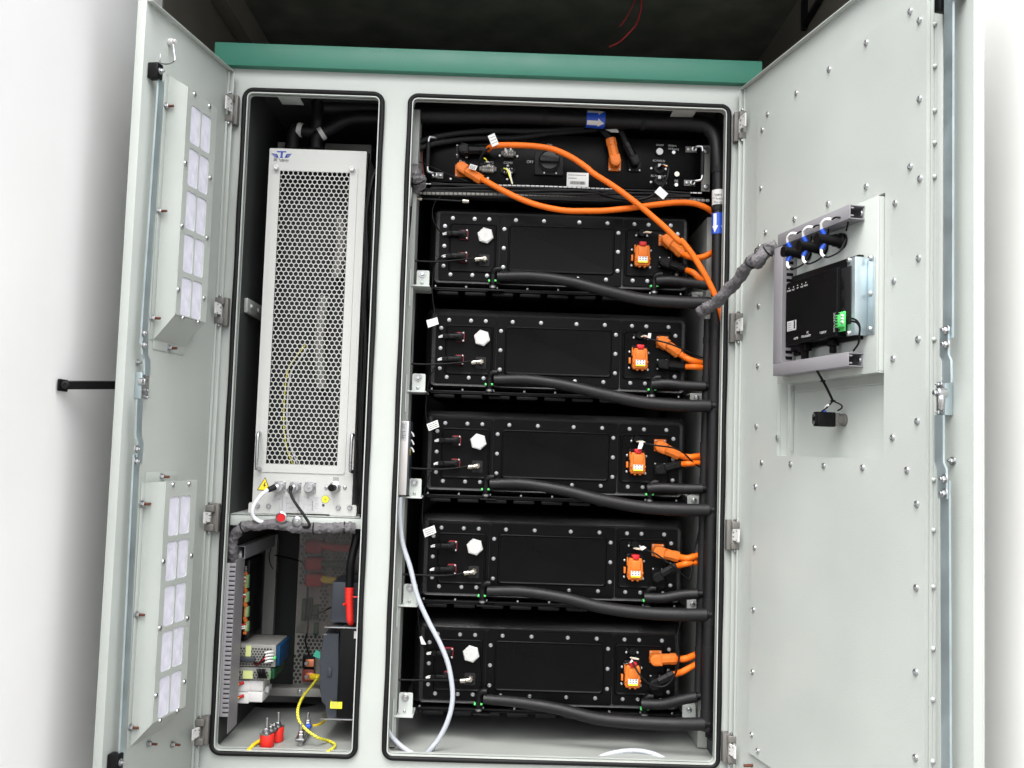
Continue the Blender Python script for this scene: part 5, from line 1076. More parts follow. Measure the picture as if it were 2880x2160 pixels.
for i, (x, y) in enumerate(((600, 600), (842, 605), (1070, 610))):
    p = e4(x, y); b = MB(); b.prism(rrect(p.x - 0.0135, p.z - 0.0135, p.x + 0.0135, p.z + 0.0135, 0.002, 3), CY - 0.0003, CY - 0.003, cham=0.0006)
    q = V((p.x - 0.001, CY - 0.003, p.z)); b.lathe(q, (0, -1, 0), [(0.0118, 0), (0.0118, 0.008), (0.0105, 0.009), (0.0125, 0.010), (0.0125, 0.018), (0.011, 0.0195), (0.0, 0.0195)], 24)
    s = build(b, 'round_connector', 'steel', cu)
    for dx in (-0.0108, 0.0108):
        for dz in (-0.0108, 0.0108): build(screw_mb(MB(), p + V((dx, -0.0032, dz)), (0, -1, 0), 0.0022, 0.0018), 'connector_screw', 'steel', s)
    if i < 2:
        d = V((-0.85, -0.35, -0.28)).normalized() if i == 0 else V((-0.55, -0.6, -0.55)).normalized()
        b = MB(); st = q + V((0, -0.014, 0)); b.cyl(st, st + d * 0.020, 0.0095, 0.0085, n=16, c=0.001); build(b, 'cable_clamp', 'steel', s)
    else: build(MB().cyl(q + V((0, -0.0196, 0)), q + V((0, -0.024, 0)), 0.0035, n=12, c=0.001), 'cap_knob', 'steel', s)
p = e4(1450, 612); b = MB(); b.lathe(p + V((0, -0.0003, 0)), (0, -1, 0), [(0.0145, 0), (0.0145, 0.003), (0.011, 0.005), (0.0105, 0.014), (0.008, 0.015), (0, 0.015)], 28); kb = build(b, 'purge_valve', 'steel', cu)
build(MB().cyl(p + V((-0.001, -0.0155, 0)), p + V((-0.004, -0.034, 0)), 0.0088, n=24, c=0.001), 'valve_cap', 'black', kb)
for x in (1317, 1604): build(screw_mb(MB(), e4(x, 612) + V((0, -0.0003, 0)), (0, -1, 0), 0.0048, 0.004), 'screw', 'steel', cu)
for x0, x1, y0, y1, bx in ((108, 572, 845, 1040, (247, 421)), (1363, 1778, 876, 1066, (1502, 1680))):
    a = e4(x0, y0, CY - 0.003); c = e4(x1, y1, CY - 0.003); b = MB(); b.prism(rrect(a.x, SH + 0.001, c.x, a.z, 0.004, 3), CY - 0.0008, CY - 0.003); ft = build(b, 'foot_bracket', 'chassis', cu)
    for x in bx:
        p = e4(x, (y0 + y1) / 2 - 42, CY - 0.003); b = MB(); b.cyl(p + V((0, -0.0003, 0)), p + V((0, -0.001, 0)), 0.007, n=18); b.lathe(p + V((0, -0.001, 0)), (0, -1, 0), [(0.0052, 0), (0.0052, 0.003), (0.004, 0.0045), (0.0022, 0.0045), (0.002, 0.003), (0, 0.003)], 14); build(b, 'bolt', 'steel', ft)
for xl_, ya, yb in ((1208, 1148, 1378), (1815, 1160, 1395)):
    a = P('ml', xl_ + 14, ya, CY); c = P('ml', xl_ + 6, yb, CY); s_ = 1 if xl_ < 1500 else 1
    xx = P('ml', xl_, (ya + yb) / 2, CY - 0.03).x
    build(MB().tube([a, V((xx, CY - 0.022, a.z)), V((xx, CY - 0.033, a.z - 0.01)), V((xx, CY - 0.033, c.z + 0.01)), V((xx, CY - 0.022, c.z)), V((xx + 0.003, CY, c.z))], 0.0042, n=14, sub=6), 'handle', 'steel', cu)
# cables and hanging caps of the unit
pts = [(500, 612, .030), (440, 640, .02), (385, 665, .01), (290, 750, .005), (205, 860, 0), (165, 980, .0), (190, 1080, .005), (290, 1145, .01), (430, 1162, .018), (540, 1160, .03)]
o_ = build(MB().tube([e4(*q) for q in pts], 0.0048, n=14), 'white_cable', 'white_cable', label='white cable looping down from the left connector of the cooling unit', cat='cable')
build(MB().cyl(e4(520, 605, .026), e4(405, 655, .012), 0.0078, 0.0066, n=14, c=0.001), 'cable_boot', 'black_soft', o_)
pts = [(762, 625, .025), (757, 690, .015), (790, 780, .01), (850, 880, .005), (935, 1000, .0), (1010, 1110, .0), (1052, 1190, .0), (1030, 1232, .005), (930, 1225, .015), (780, 1205, .03), (690, 1200, .04)]
o_ = build(MB().tube([e4(*q) for q in pts], 0.0036, n=12), 'black_cable', 'black_soft', label='thin black cable hanging from the middle connector of the cooling unit', cat='cable')
build(MB().cyl(e4(765, 600, .026), e4(757, 660, .018), 0.0062, 0.0048, n=14, c=0.001), 'cable_boot', 'black_soft', o_)
def chain(pts, lab, cap=None):
    ps = [e4(x, y, Y) for x, y, Y in pts]; L = [0]
    for p, q in zip(ps, ps[1:]): L.append(L[-1] + (q - p).length)
    b = MB(); n = int(L[-1] / 0.0026)
    for k in range(n):
        t = L[-1] * k / n; j = max(i for i in range(len(L) - 1) if L[i] <= t); f_ = (t - L[j]) / max(1e-6, L[j + 1] - L[j]); bmesh.ops.create_icosphere(b.bm, subdivisions=1, radius=0.0011, matrix=Matrix.Translation(ps[j].lerp(ps[j + 1], f_)))
    root = thing('dust_cap', ps[-1], lab, 'dust cap', 'dust caps on bead chains')
    build(b, 'bead_chain', 'steel', root)
    p = ps[-1]
    if cap == 'red':
        b = MB(); b.lathe(p + V((0, 0, -0.012)), (0, -1, 0), [(0.0135, 0), (0.014, 0.004), (0.014, 0.010), (0.0115, 0.0115), (0.0108, 0.009), (0, 0.009)], 12); build(b, 'cap_body', 'steel', root)
        build(MB().cyl(p + V((0, -0.0088, -0.012)), p + V((0, -0.0100, -0.012)), 0.0105, n=24), 'red_seal', 'red', root)
    elif cap == 'steel':
        b = MB(); b.lathe(p + V((0, 0.004, -0.016)), (0.05, -1, -0.15), [(0.012, 0), (0.013, 0.003), (0.013, 0.010), (0.010, 0.012), (0.0045, 0.0125), (0.004, 0.017), (0, 0.018)], 8); build(b, 'cap_body', 'steel', root)
    return root
chain([(635, 650, .045), (632, 800, .03), (628, 1000, .015)], 'red lined dust cap hanging on a bead chain below the cooling unit', 'red')
chain([(888, 660, .045), (880, 850, .03), (868, 1030, .015)], 'plain steel dust cap hanging on a bead chain below the cooling unit', 'steel')
b = MB()
for k in range(16): bmesh.ops.create_icosphere(b.bm, subdivisions=1, radius=0.0011, matrix=Matrix.Translation(e4(1030 - 4 * math.sin(k / 3), 660 + k * 9, .04)))
build(b, 'bead_chain', 'steel', cu)
# ------------------------------------------------------------------ grey sleeve and wiring duct below the shelf
o, pp = wrap([('e1', 1840, 205, .035), ('e1', 1700, 205, .03), ('e1', 1500, 200, .03), ('e1', 1300, 215, .025), ('e1', 1100, 200, .025), ('e1', 900, 175, .02), ('e1', 700, 160, .02), ('e1', 520, 170, .02), ('e1', 390, 200, .025), ('e1', 290, 270, .03), ('e1', 250, 380, .04), ('e1', 248, 520, .05), ('e1', 245, 690, .062)], 0.0128, 'grey wrapped cable bundle sagging under the shelf of the cooling unit', seed=5)
ties(o, pp, (1, 3, 8), 0.0145)
a = P('bl', 940, 400, .018); c = P('bl', 1010, 400, .018); bt = P('bl', 935, 1345, .018); vx0 = (a.x + P('bl', 895, 1340, .018).x) / 2; vx1 = (P('bl', 1012, 400, .018).x + P('bl', 965, 1340, .018).x) / 2
vd = thing('wiring_duct', (vx0, 0.07, bt.z), 'upright grey slotted wiring duct in the lower left compartment', 'wiring duct')
sx0 = P('bl', 962, 640, .018).x; sx1 = P('bl', 998, 640, .018).x
b = MB(); b.box((vx0 - 0.004, .018, bt.z), (sx0, .0195, a.z), r=0.0005)
zb_ = P('bl', 985, 1452, .018).z; zt_ = P('bl', 1040, 385, .018).z
b.box((sx1 + 0.0005, .018, zb_), (vx1, .0195, zt_), r=0.0005); b.box((vx1 - 0.0015, .020, zb_), (vx1, .100, zt_ + 0.0)); 
n = 33; 
for k in range(n):
    z = bt.z + 0.004 + (a.z - bt.z - 0.008) * k / (n - 1); h = (a.z - bt.z) / n * 0.36
    b.box((sx0 - 0.0005, .0182, z - h), (sx1 + 0.001, .0193, z + h), r=0.0003)
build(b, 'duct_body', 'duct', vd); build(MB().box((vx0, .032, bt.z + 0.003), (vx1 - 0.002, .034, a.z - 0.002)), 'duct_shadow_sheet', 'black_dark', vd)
a = P('e1', 300, 440, .075); c = P('e1', 400, 615, .075); hd_ = thing('wiring_duct', a, 'open end of the grey horizontal wiring duct above the upright duct', 'wiring duct')
b = MB(); b.ring(rrect(a.x, c.z, c.x, a.z, 0.001, 3), rrect(a.x + 0.002, c.z + 0.002, c.x - 0.002, a.z - 0.002, 0.0006, 3), .08, .40); build(b, 'duct_body', 'duct', hd_)
for k in range(3): build(MB().tube([P('e1', 330 + 12 * k, 600, .082), P('e1', 340 + 10 * k, 540, .085), P('e1', 365, 490, .12)], 0.0025, n=8), 'duct_wire', 'label_grey', hd_)
# ------------------------------------------------------------------ controller, power supplies and breakers on the left wall rail
E1 = lambda x, y, Y: P('e1', x, y, Y)
E2 = lambda x, y, Y: P('e2', x, y, Y)
fa = E1(388, 620, .14); fb = E1(452, 1650, .14); xf = E1(455, 1100, .14).x
pc_ = thing('logic_controller', (xf, .2, fb.z), 'black controller module with green terminal blocks and orange levers', 'controller')
build(MB().box((-0.596, .14, fb.z), (xf, .285, fa.z), r=0.002), 'housing', 'black', pc_)
for k, (ya, yb) in enumerate(((812, 985), (1035, 1170), (1225, 1360), (1420, 1550))):
    a = E1(372, ya, .125); c = E1(452, yb, .125); tb = build(MB().box((a.x + 0.006, .125, c.z), (c.x, .139, a.z), r=0.001), 'terminal_block', 'green_term', pc_)
    for q in range(9):
        z = c.z + 0.002 + (a.z - c.z - 0.004) * q / 8; build(MB().box((a.x + 0.008, .1235, z - 0.0006), (c.x - 0.003, .1248, z + 0.0006)), 'terminal_slot', 'sticker_lime', tb)
    for zz in (a.z + 0.003, c.z - 0.003): build(MB().box((a.x + 0.005, .120, zz - 0.004), (a.x + 0.0135, .132, zz + 0.003), r=0.001), 'terminal_lever', 'orange_dark', tb)
    build(MB().box((a.x + 0.006, .1228, c.z + 0.002), (a.x + 0.0085, .1234, a.z - 0.004)), 'lever_strip', 'orange_dark', tb)
    if k != 2:
        for q, m in enumerate((('white', 'red', 'white'), ('white', 'red'), (), ('red', 'white', 'white'))[k]): p = V((a.x + 0.002, .118, a.z - 0.006 - q * 0.005)); build(MB().tube([p + V((-0.006, 0.0, -0.001)), p + V((0.000, -0.003, 0)), p + V((0.008, 0.004, 0))], 0.0021, n=8), 'terminal_wire', m, tb)
p = E1(425, 735, .139); b = MB()
for k in range(4): b.box((p.x - 0.003 + 0.001 * (k % 2), .1387, p.z - 0.008 + 0.0042 * k), (p.x + 0.002, .1392, p.z - 0.0058 + 0.0042 * k))
build(b, 'terminal_print', 'ink_white', pc_)
p = E1(460, 1530, .139); build(MB().box((p.x - 0.005, .1385, p.z - 0.014), (p.x - 0.001, .1395, p.z + 0.014)), 'side_sticker', 'slate', pc_)
def psu(x1, ya, yb, D_, label, m, st, topext):
    a = E2(x1, ya, .12); c = E2(x1, yb, .12); x0 = -0.597
    r = thing('power_supply', (x0, .17, c.z), label, 'power supply', 'power supplies stacked on the left wall')
    build(MB().box((x0, .12, c.z), (a.x, .12 + D_, a.z), r=0.001), 'case', 'grey_sheet', r)
    build(MB().box((a.x + 0.0003, .124, c.z + 0.002), (a.x + 0.010, .12 + D_ - 0.004, a.z - 0.002), r=0.002), 'front_cover', m, r)
    b = MB(); p_ = 0.0076; rows = int((a.z - c.z - 0.006) / (p_ * .866)); vis0 = E2(318, 300, .12).x
    for i in range(rows):
        for j in range(int((a.x - vis0 - 0.004) / p_)):
            xc = vis0 + 0.004 + p_ * (j + .5 * (i % 2)); zc = c.z + 0.005 + p_ * .866 * i; b.cyl((xc, .1199, zc), (xc, .1192, zc), 0.0027, n=6)
    build(b, 'vent_holes', 'ink', r)
    p = E2(st[0], st[1], .118); build(MB().box((p.x, .1183, E2(0, st[3], .118).z), (E2(st[2], st[1], .118).x, .1189, p.z)), 'lime_sticker', 'sticker_lime', r)
    return r, a, c
r1, a, c = psu(770, 150, 420, .125, 'upper power supply with a blue front and red and black wires', 'blue_psu', (400, 155, 465, 280), 0)
b = MB(); b.box((a.x - 0.004, .108, c.z + 0.022), (a.x + 0.003, .1195, a.z - 0.028), r=0.001); build(b, 'terminal_block', 'green_plastic', r1)
for k in range(4):
    p = E2(700, 240 + 38 * k, .105); build(MB().tube([p + V((0.004, .010, 0)), p + V((-0.004, 0, 0.001)), p + V((-0.014, 0.002, -0.002))], 0.0030, n=8), 'wire_ferrule', 'white', r1)
    build(MB().tube([p + V((-0.013, 0.002, -0.002)), E2(610, 320 + 8 * k, .105), E2(540, 380 + 5 * k, .11), E2(500, 360 + 4 * k, .118)], 0.0024, n=8), 'supply_wire', ('black', 'red', 'black', 'black')[k], r1)
build(MB().box((-0.595, .108, E2(0, 345, .108).z), (E2(505, 345, .108).x, .1185, E2(0, 285, .108).z), r=0.002), 'wire_cover', 'slate', r1)
r2, a, c = psu(700, 432, 580, .12, 'lower power supply with a dark green front', 'green_dark', (365, 462, 485, 550), 0)
build(MB().box((a.x - 0.002, .110, c.z + 0.005), (a.x + 0.004, .1195, a.z - 0.005), r=0.001), 'terminal_block', 'green_term', r2)
b = MB()
for k in range(3): b.tube([E2(545 + 40 * k, 445, .108), E2(560 + 30 * k, 490, .105), E2(570 + 35 * k, 545, .112)], 0.004, n=8)
build(b, 'loose_wires', 'black', r2)
for k, (xa, xb, ya, yb) in enumerate(((285, 432, 585, 870), (436, 600, 582, 855))):
    a = E2(xa, ya, .13); c = E2(xb, yb, .13); r = thing('circuit_breaker', ((a.x + c.x) / 2, .17, c.z), ('white breaker carrying two red and yellow wire ends', 'plain white breaker next to the one with wire ends')[k], 'breaker', 'white breakers below the power supplies')
    zm_ = (a.z + c.z) / 2
    build(MB().box((a.x, .13, zm_ + 0.0006), (c.x, .205, a.z), r=0.002).box((a.x, .13, c.z), (c.x, .205, zm_ - 0.0006), r=0.002), 'body', 'white', r)
    build(MB().box((c.x + 0.0005, .15, zm_ - 0.008), (c.x + 0.010, .185, zm_ + 0.008), r=0.002), 'toggle', 'label_grey', r)
    if k == 0:
        for y in (628, 790): p = E2(345, y, .124); build(MB().cyl(p + V((0.004, 0.005, 0.003)), p + V((-0.006, -0.003, 0)), 0.004, n=10), 'red_ferrule', 'red', r); build(MB().tube([p + V((-0.005, -0.003, 0)), p + V((-0.014, -0.006, -0.002))], 0.0026, n=8, smooth=False), 'yellow_wire', 'yellow', r)
# backplate elements
a = E1(642, 560, .42); c = E1(770, 1590, .42); build(MB().box((a.x, .42, c.z), (c.x, .44, a.z + 0.06)), 'back_post', 'grey_sheet', label='dull grey upright post behind the black controller', cat='post')
a = E1(1130, 240, .34); c = E2(965, 655, .34); xb_ = (a.x + c.x) / 2
cv = thing('power_converter', (xb_ + 0.1, .4, c.z), 'pale perforated converter case standing at the back right below the shelf', 'converter')
build(MB().box((xb_, .34, c.z), (-0.268, .50, SH - 0.03), r=0.001), 'case', 'grey_sheet', cv)
b = MB(); p_ = 0.0116
def holes(reg, x0, y0, x1, y1):
    b = MB(); A = P(reg, x0, y0, .34); B = P(reg, x1, y1, .34); nx = max(1, int(round((B.x - A.x) / p_)) + 1); nz = max(1, int(round((A.z - B.z) / (p_ * .866))) + 1)
    for i in range(nz):
        for j in range(nx):
            xc = A.x + p_ * (j + .5 * (i % 2)); zc = A.z - p_ * .866 * i; b.cyl((xc, .3399, zc), (xc, .3392, zc), 0.0047, n=6, roll=0.5)
    build(b, 'vent_holes', 'ink', cv)
for q in (('e1', 1165, 265, 1200, 930), ('e1', 1415, 300, 1470, 370), ('e1', 1580, 290, 1760, 430), ('e1', 1415, 545, 1460, 570), ('e1', 1570, 540, 1730, 620), ('e1', 1390, 740, 1440, 760), ('e1', 1560, 740, 1700, 850), ('e1', 1360, 960, 1440, 985), ('e1', 1400, 1020, 1430, 1420), ('e2', 1050, 45, 1330, 260), ('e2', 1000, 285, 1030, 600)): holes(*q)
b = MB(); xs_ = E1(1480, 1000, .34).x; b.box((xs_, .3385, c.z), (xs_ + 0.0008, .3396, SH - 0.04)); build(b, 'case_seam', 'ink_grey', cv)
a_ = E1(1130, 250, .275); c_ = E1(1760, 1590, .275); build(MB().box((a_.x, .275, c_.z), (-0.268, .277, a_.z)), 'smoked_cover', 'tinted', label='smoked transparent cover sheet in front of the red plugs', cat='cover')
for k, (y, m, cm) in enumerate(((450, 'red', 'red_plug'), (670, 'red', 'green_dark'), (880, 'red', 'yellow'))):
    p = E1(1310, y, .30); r = thing('bus_plug', p, 'red angled plug with %s cable on the converter case' % ('a red', 'a dark green', 'a yellow')[k], 'plug', 'red plugs on the converter case')
    build(MB().box((p.x - 0.024, .285, p.z - 0.017), (p.x + 0.024, .338, p.z + 0.017), r=0.006), 'plug_body', 'maroon' if k < 0 else 'red', r)
    build(MB().tube([p + V((0.02, -0.005, 0.004)), p + V((0.05, -0.008, 0.001)), p + V((0.10, -0.004, 0))], 0.010, n=12), 'cord', cm, r)
for k, (x, y, h) in enumerate(((1175, 1270, .030), (1250, 1260, .030), (1330, 1300, .020), (1330, 1520, .016))):
    p = E1(x, y, .325); build(MB().box((p.x - 0.006, .318, p.z - h), (p.x + 0.006, .338, p.z + h), r=0.001), 'signal_block', 'green_dark', label='dark green connector block on the converter case, %s' % ('first from the left', 'second from the left', 'upper of the right pair', 'lower of the right pair')[k], cat='connector', group='dark green connector blocks on the converter case')
for k, (y, m) in enumerate(((365, 'black'), (530, 'maroon'))):
    p = E2(1160, y, .32); r = thing('busbar_terminal', p, ('black block with a bare copper tongue on the converter case', 'dark red block with a copper tongue holding the yellow wire')[k], 'terminal', 'copper terminals on the converter case')
    build(MB().box((p.x - 0.016, .322, p.z - 0.017), (p.x + 0.016, .338, p.z + 0.017), r=0.002), 'block', m, r)
    build(MB().box((p.x - 0.006, .315, p.z - 0.010), (p.x + 0.018, .320, p.z + 0.010), r=0.001), 'copper_tongue', 'copper', r); build(MB().cyl(p + V((-0.002, -0.006, 0)), p + V((-0.002, -0.012, 0)), 0.006, n=6, c=0.001), 'terminal_bolt', 'chrome_dull', r)
wire([('e1', 750, 470, .36), ('e1', 725, 560, .36), ('e1', 735, 660, .36), ('e1', 770, 740, .36)], 0.0015, 'thin_wire', 'black', 'thin black wire loop beside the dull grey post', 'wire')
wire([('e1', 800, 560, .36), ('e1', 1000, 600, .33), ('e1', 1160, 660, .32), ('e1', 1215, 760, .31), ('e1', 1222, 1100, .31), ('e1', 1225, 1500, .31), ('e2', 1130, 100, .31), ('e2', 1180, 280, .31)], 0.0024, 'thin_wire', 'black', 'thin black wire running down the converter case between the plugs', 'wire')
wire([('e1', 1270, 1340, .31), ('e1', 1380, 1310, .30), ('e1', 1525, 1240, .26)], 0.002, 'thin_wire', 'black', 'thin black wire from the green blocks towards the breaker', 'wire')
a = E2(600, 665, .30); c = E2(1310, 790, .30); cb = build(MB().box((-0.60, .30, c.z), (-0.268, .34, a.z), r=0.0015), 'cross_beam', 'grey_sheet', label='pale steel cross beam carrying the converter case', cat='beam')
build(screw_mb(MB(), E2(1060, 718, .2995), (0, -1, 0), 0.006, 0.004), 'screw', 'steel', cb)
# large breaker at the right
a = E2(1545, 10, .075); zt_ = E1(1700, 1500, .075).z; zb_ = E2(1560, 1062, .075).z; xr_ = -0.2665
sb = thing('main_breaker', (xr_ - .03, .12, zb_), 'large dark breaker with a slate blue front and a yellow sticker at the right wall', 'breaker')
xm_ = E2(1535, 400, .075).x
build(MB().box((xm_, .075, zb_), (xr_, .28, zt_), r=0.002), 'body', 'black', sb)
ptl = [(1340, 130), (1345, 60), (1360, 10), (1540, 10), (1540, 1050), (1400, 1050), (1375, 900), (1330, 850), (1310, 720), (1300, 640), (1310, 250)]
q = [E2(x, y, .085) for x, y in ptl]; b = MB(); b.prism([(p.x, p.z) for p in q], .26, .085, cham=0.003); build(b, 'front_cover', 'slate', sb)
p = E2(1425, 480, .084); build(MB().box((p.x - 0.005, .080, p.z - 0.011), (p.x + 0.006, .0848, p.z + 0.011), r=0.001), 'toggle', 'slate', sb)
for zz in (zt_, zb_): build(MB().box((E2(1400, 400, .07).x - 0.012, .071, zz - 0.001), (xr_ - 0.004, .2, zz + 0.0018), r=0.0004), 'metal_edge', 'steel', sb)
a = E1(1825, 1545, .074); c = E1(1870, 1640, .074); build(MB().box((a.x, .0741, c.z), (c.x, .0746, a.z)), 'white_sticker', 'white', sb)
a = E2(1437, 845, .074); c = E2(1578, 932, .074); ys = build(MB().box((a.x, .0741, c.z), (c.x, .0746, a.z)).box((a.x + .001, .0742, c.z), (a.x + .002, .084, a.z)), 'yellow_sticker', 'yellow_bright', sb)
b = MB()
for k in range(5): b.box((a.x + 0.004, .0737, c.z + 0.003 + k * 0.0028), (c.x - 0.006 - 0.003 * (k % 2), .0740, c.z + 0.0038 + k * 0.0028))
build(b, 'sticker_print', 'ink_grey', ys)
a = E1(1545, 905, .10); c = E1(1880, 1440, .10); build(MB().box((a.x, .10, c.z), (xr_, .24, a.z), r=0.002), 'terminal_cover', 'slate', sb)
q = [E2(*t, .30) for t in ((1262, 208), (1325, 240), (1310, 318), (1225, 282))]; build(MB().prism([(p.x, p.z) for p in q], .302, .298), 'teal_tab', 'teal', label='small turquoise plastic tab beside the large breaker', cat='tab')
# heavy black cable with red heat-shrink end
hc = thing('battery_cable', E1(1765, 980, .06), 'heavy black cable with a bright red sleeve hanging over the large breaker', 'cable')
build(MB().tube([E1(1860, 200, .07), E1(1850, 350, .065), E1(1815, 500, .06), E1(1785, 650, .055), E1(1772, 800, .055), E1(1765, 985, .055)], 0.0105, n=18), 'black_jacket', 'black', hc)
build(MB().tube([E1(1765, 975, .055), E1(1762, 1080, .055), E1(1762, 1180, .055), E1(1768, 1300, .055), E1(1772, 1400, .055), E1(1785, 1440, .06)], lambda t: 0.0112 - 0.003 * t, n=18, rf=lambda i, k: 1 + 0.03 * math.sin(i * 1.9)), 'red_sleeve', 'red_plug', hc)
for y in (1160, 1100): build(MB().tube([E1(1715, y + 40, .045), E1(1690, y + 35, .04)] if y == 1160 else [E1(1810, y, .05), E1(1885, y + 3, .05)], 0.003 if y == 1160 else 0.0015, n=8, smooth=False), 'red_tie', 'red_plug', hc)
# cables down the right side of the narrow compartment
gv = 'black cables down the right side of the narrow compartment'
for k, (pts, r) in enumerate([([('e3', 2010, 1240, .06), ('tl', 1950, 1180, .05), ('tl', 1915, 1400, .045), ('ml', 1920, 30, .04), ('ml', 1905, 300, .04), ('ml', 1912, 600, .04), ('ml', 1890, 1000, .04), ('ml', 1880, 1400, .04), ('bl', 1790, 60, .04), ('bl', 1760, 250, .06)], 0.0055),
                              ([('tl', 1960, 1150, .08), ('tl', 1955, 1500, .05), ('ml', 1940, 200, .035), ('ml', 1955, 420, .035), ('ml', 1935, 640, .035), ('ml', 1920, 1000, .035), ('ml', 1905, 1400, .035), ('bl', 1775, 100, .04)], 0.0065),
                              ([('tl', 1925, 1000, .10), ('tl', 1905, 1300, .07), ('ml', 1900, 100, .06), ('ml', 1885, 600, .06), ('ml', 1870, 1100, .06), ('ml', 1865, 1500, .06)], 0.0045)]):
    wire(pts, r, 'side_cable', 'black', ('thin glossy black cable nearest the cooling unit', 'thickest black cable along the right seal of the narrow compartment', 'black cable behind the others beside the cooling unit')[k], 'cable', gv)
# earthing parts on the floor
fl = ZB + 0.011
def insul(reg_pts, label):
    p = reg_pts; return p
a = E2(655, 1385, .10); b_ = E2(780, 1330, .17)
a = P('e2', 655, 1375, .10); 
def floor_pt(x, y):      # where the sight line meets the floor panel
    d = ray('e2', x, y); return CAM + d * ((fl - CAM.z) / d.z)
A = floor_pt(655, 1390); B = floor_pt(772, 1325)
for k, (q, lab_, hh) in enumerate(((A, 'front red insulator standing on the floor of the narrow compartment', .030), (B, 'rear red insulator half hidden by the front one', .034))):
    r = thing('insulator_post', q, lab_, 'insulator', 'red insulator posts on the compartment floor')
    rr = (E2(745, 1300, q.y).x - E2(570, 1300, q.y).x) / 2
    build(MB().lathe(q, (0, 0, 1), [(rr * .95, 0), (rr, 0.002), (rr * .98, hh * .5), (rr, hh - 0.003), (rr * .92, hh), (0, hh)], 28), 'red_body', 'red_plug', r)
dv = (B - A); dv.z = 0; dn = dv.normalized(); top_z = fl + .036
gb = thing('copper_bar', (A + B) / 2 + V((0, 0, .036)), 'tinned bus bar with bolts bridging the two red insulators', 'bus bar')
Tb = frame(A + V((0, 0, .030)), dn, V((-dn.y, dn.x, 0)), ZZ); L_ = dv.length
build(MB(Tb).box((-0.018, -0.012, 0.0003), (L_ + 0.018, 0.012, 0.0055), r=0.001), 'bar', 'steel', gb)
for t, h in ((-.004, .040), (L_ * .35, .020), (L_ * .7, .018), (L_ + .006, .040)):
    b = MB(Tb); b.cyl((t, 0, .0058), (t, 0, .008), 0.010, n=18); b.cyl((t, 0, .008), (t, 0, .015), 0.0075, n=6, c=0.001); b.cyl((t, 0, .015), (t, 0, h), 0.0035, n=12, c=0.0008); build(b, 'bolt', 'steel', gb, angle=25)
C1 = floor_pt(1065, 1385); C2 = floor_pt(1150, 1240)
dv = C2 - C1; dv.z = 0; dn = dv.normalized(); Tc = frame(C1 + V((0, 0, .014)), dn, V((-dn.y, dn.x, 0)), ZZ); L_ = dv.length
eb = thing('earth_bar', (C1 + C2) / 2, 'steel earth bar with two upright studs on the floor behind the yellow wire', 'earth bar')
build(MB(Tc).box((-0.012, -0.011, 0), (L_ + 0.014, 0.011, 0.006), r=0.001).cyl((0.002, 0, -0.0138), (0.002, 0, -0.0002), 0.006, n=14).cyl((L_, 0, -0.0138), (L_, 0, -0.0002), 0.006, n=14), 'bar', 'steel', eb)
for t in (0.0, L_ + .002):
    b = MB(Tc); b.cyl((t, 0, .0062), (t, 0, .008), 0.0105, n=18); b.cyl((t, 0, .008), (t, 0, .0155), 0.0078, n=6, c=0.001); b.cyl((t, 0, .0155), (t, 0, .022), 0.0070, n=6, c=0.001); b.cyl((t, 0, .022), (t, 0, .040), 0.0036, n=12, c=0.0008); build(b, 'stud_bolt', 'steel', eb, angle=25)
p = E2(1160, 1150, C2.y - .01); build(MB().cyl(p + V((-0.006, 0, 0)), p + V((0.008, 0, .002)), 0.0052, n=12, c=0.001), 'cable_lug', 'blue', label='small blue cable lug at the rear stud of the earth bar', cat='lug')
for k in range(3):
    pts = [('e2', 1180, 1135 + 12 * k, .22), ('e2', 1260, 1130 + 10 * k, .22), ('e2', 1330, 1100 + 8 * k, .24), ('e2', 1390, 1070 + 12 * k, .28)]
    wire(pts, 0.0024, 'earth_lead', 'yellow', ('upper', 'middle', 'lower')[k] + ' one of the three thin yellow leads at the blue lug', 'wire', 'thin yellow leads at the blue lug')
fp_ = lambda x, y: floor_pt(x, y) + V((0, 0, 0.0042))
ep = [('e2', 1290, 545, .27), ('e2', 1200, 660, .22), ('e2', 1110, 770, .16), ('e2', 1050, 890, .10), ('e2', 1035, 1000, .07), ('e2', 1065, 1100, .06), ('e2', 1150, 1195, .05), ('e2', 1280, 1285, .045), ]
build(MB().tube([P(*q) for q in ep] + [fp_(1410, 1345), fp_(1470, 1372), fp_(1492, 1400), fp_(1470, 1437), fp_(1405, 1478)], 0.0037, n=16, sub=12, uvlen=0.0125), 'earth_cable', 'earth_wire', label='yellow and green striped earth cable curving down to the compartment floor', cat='cable', angle=70)
build(MB().cyl(P('e2', 1215, 535, .30), P('e2', 1300, 550, .275), 0.0085, n=14, c=0.001), 'cable_end_sleeve', 'yellow', label='yellow end sleeve of the striped earth cable on the copper terminal', cat='sleeve')
build(MB().tube([fp_(570, 1360) + V((0, 0, .003)), fp_(500, 1392), fp_(432, 1462)], 0.0045, n=12), 'earth_stub', 'yellow', label='short yellow cable running forward from the front red insulator', cat='cable')
for k, (pts, r) in enumerate([([('e2', 430, 980, .42), ('e2', 600, 960, .40), ('e2', 900, 960, .40), ('e2', 1200, 980, .42), ('e2', 1400, 1000, .44)], .024), ([('e2', 420, 880, .45), ('e2', 520, 960, .42), ('e2', 560, 1050, .40)], .022)]):
    wire(pts, r, 'foam_pipe', 'foam', ('thick black foam pipe lying across the back of the lower left compartment', 'thick black foam pipe bending down at the back left corner')[k], 'pipe', 'black foam pipes at the back of the lower compartment', n=18)
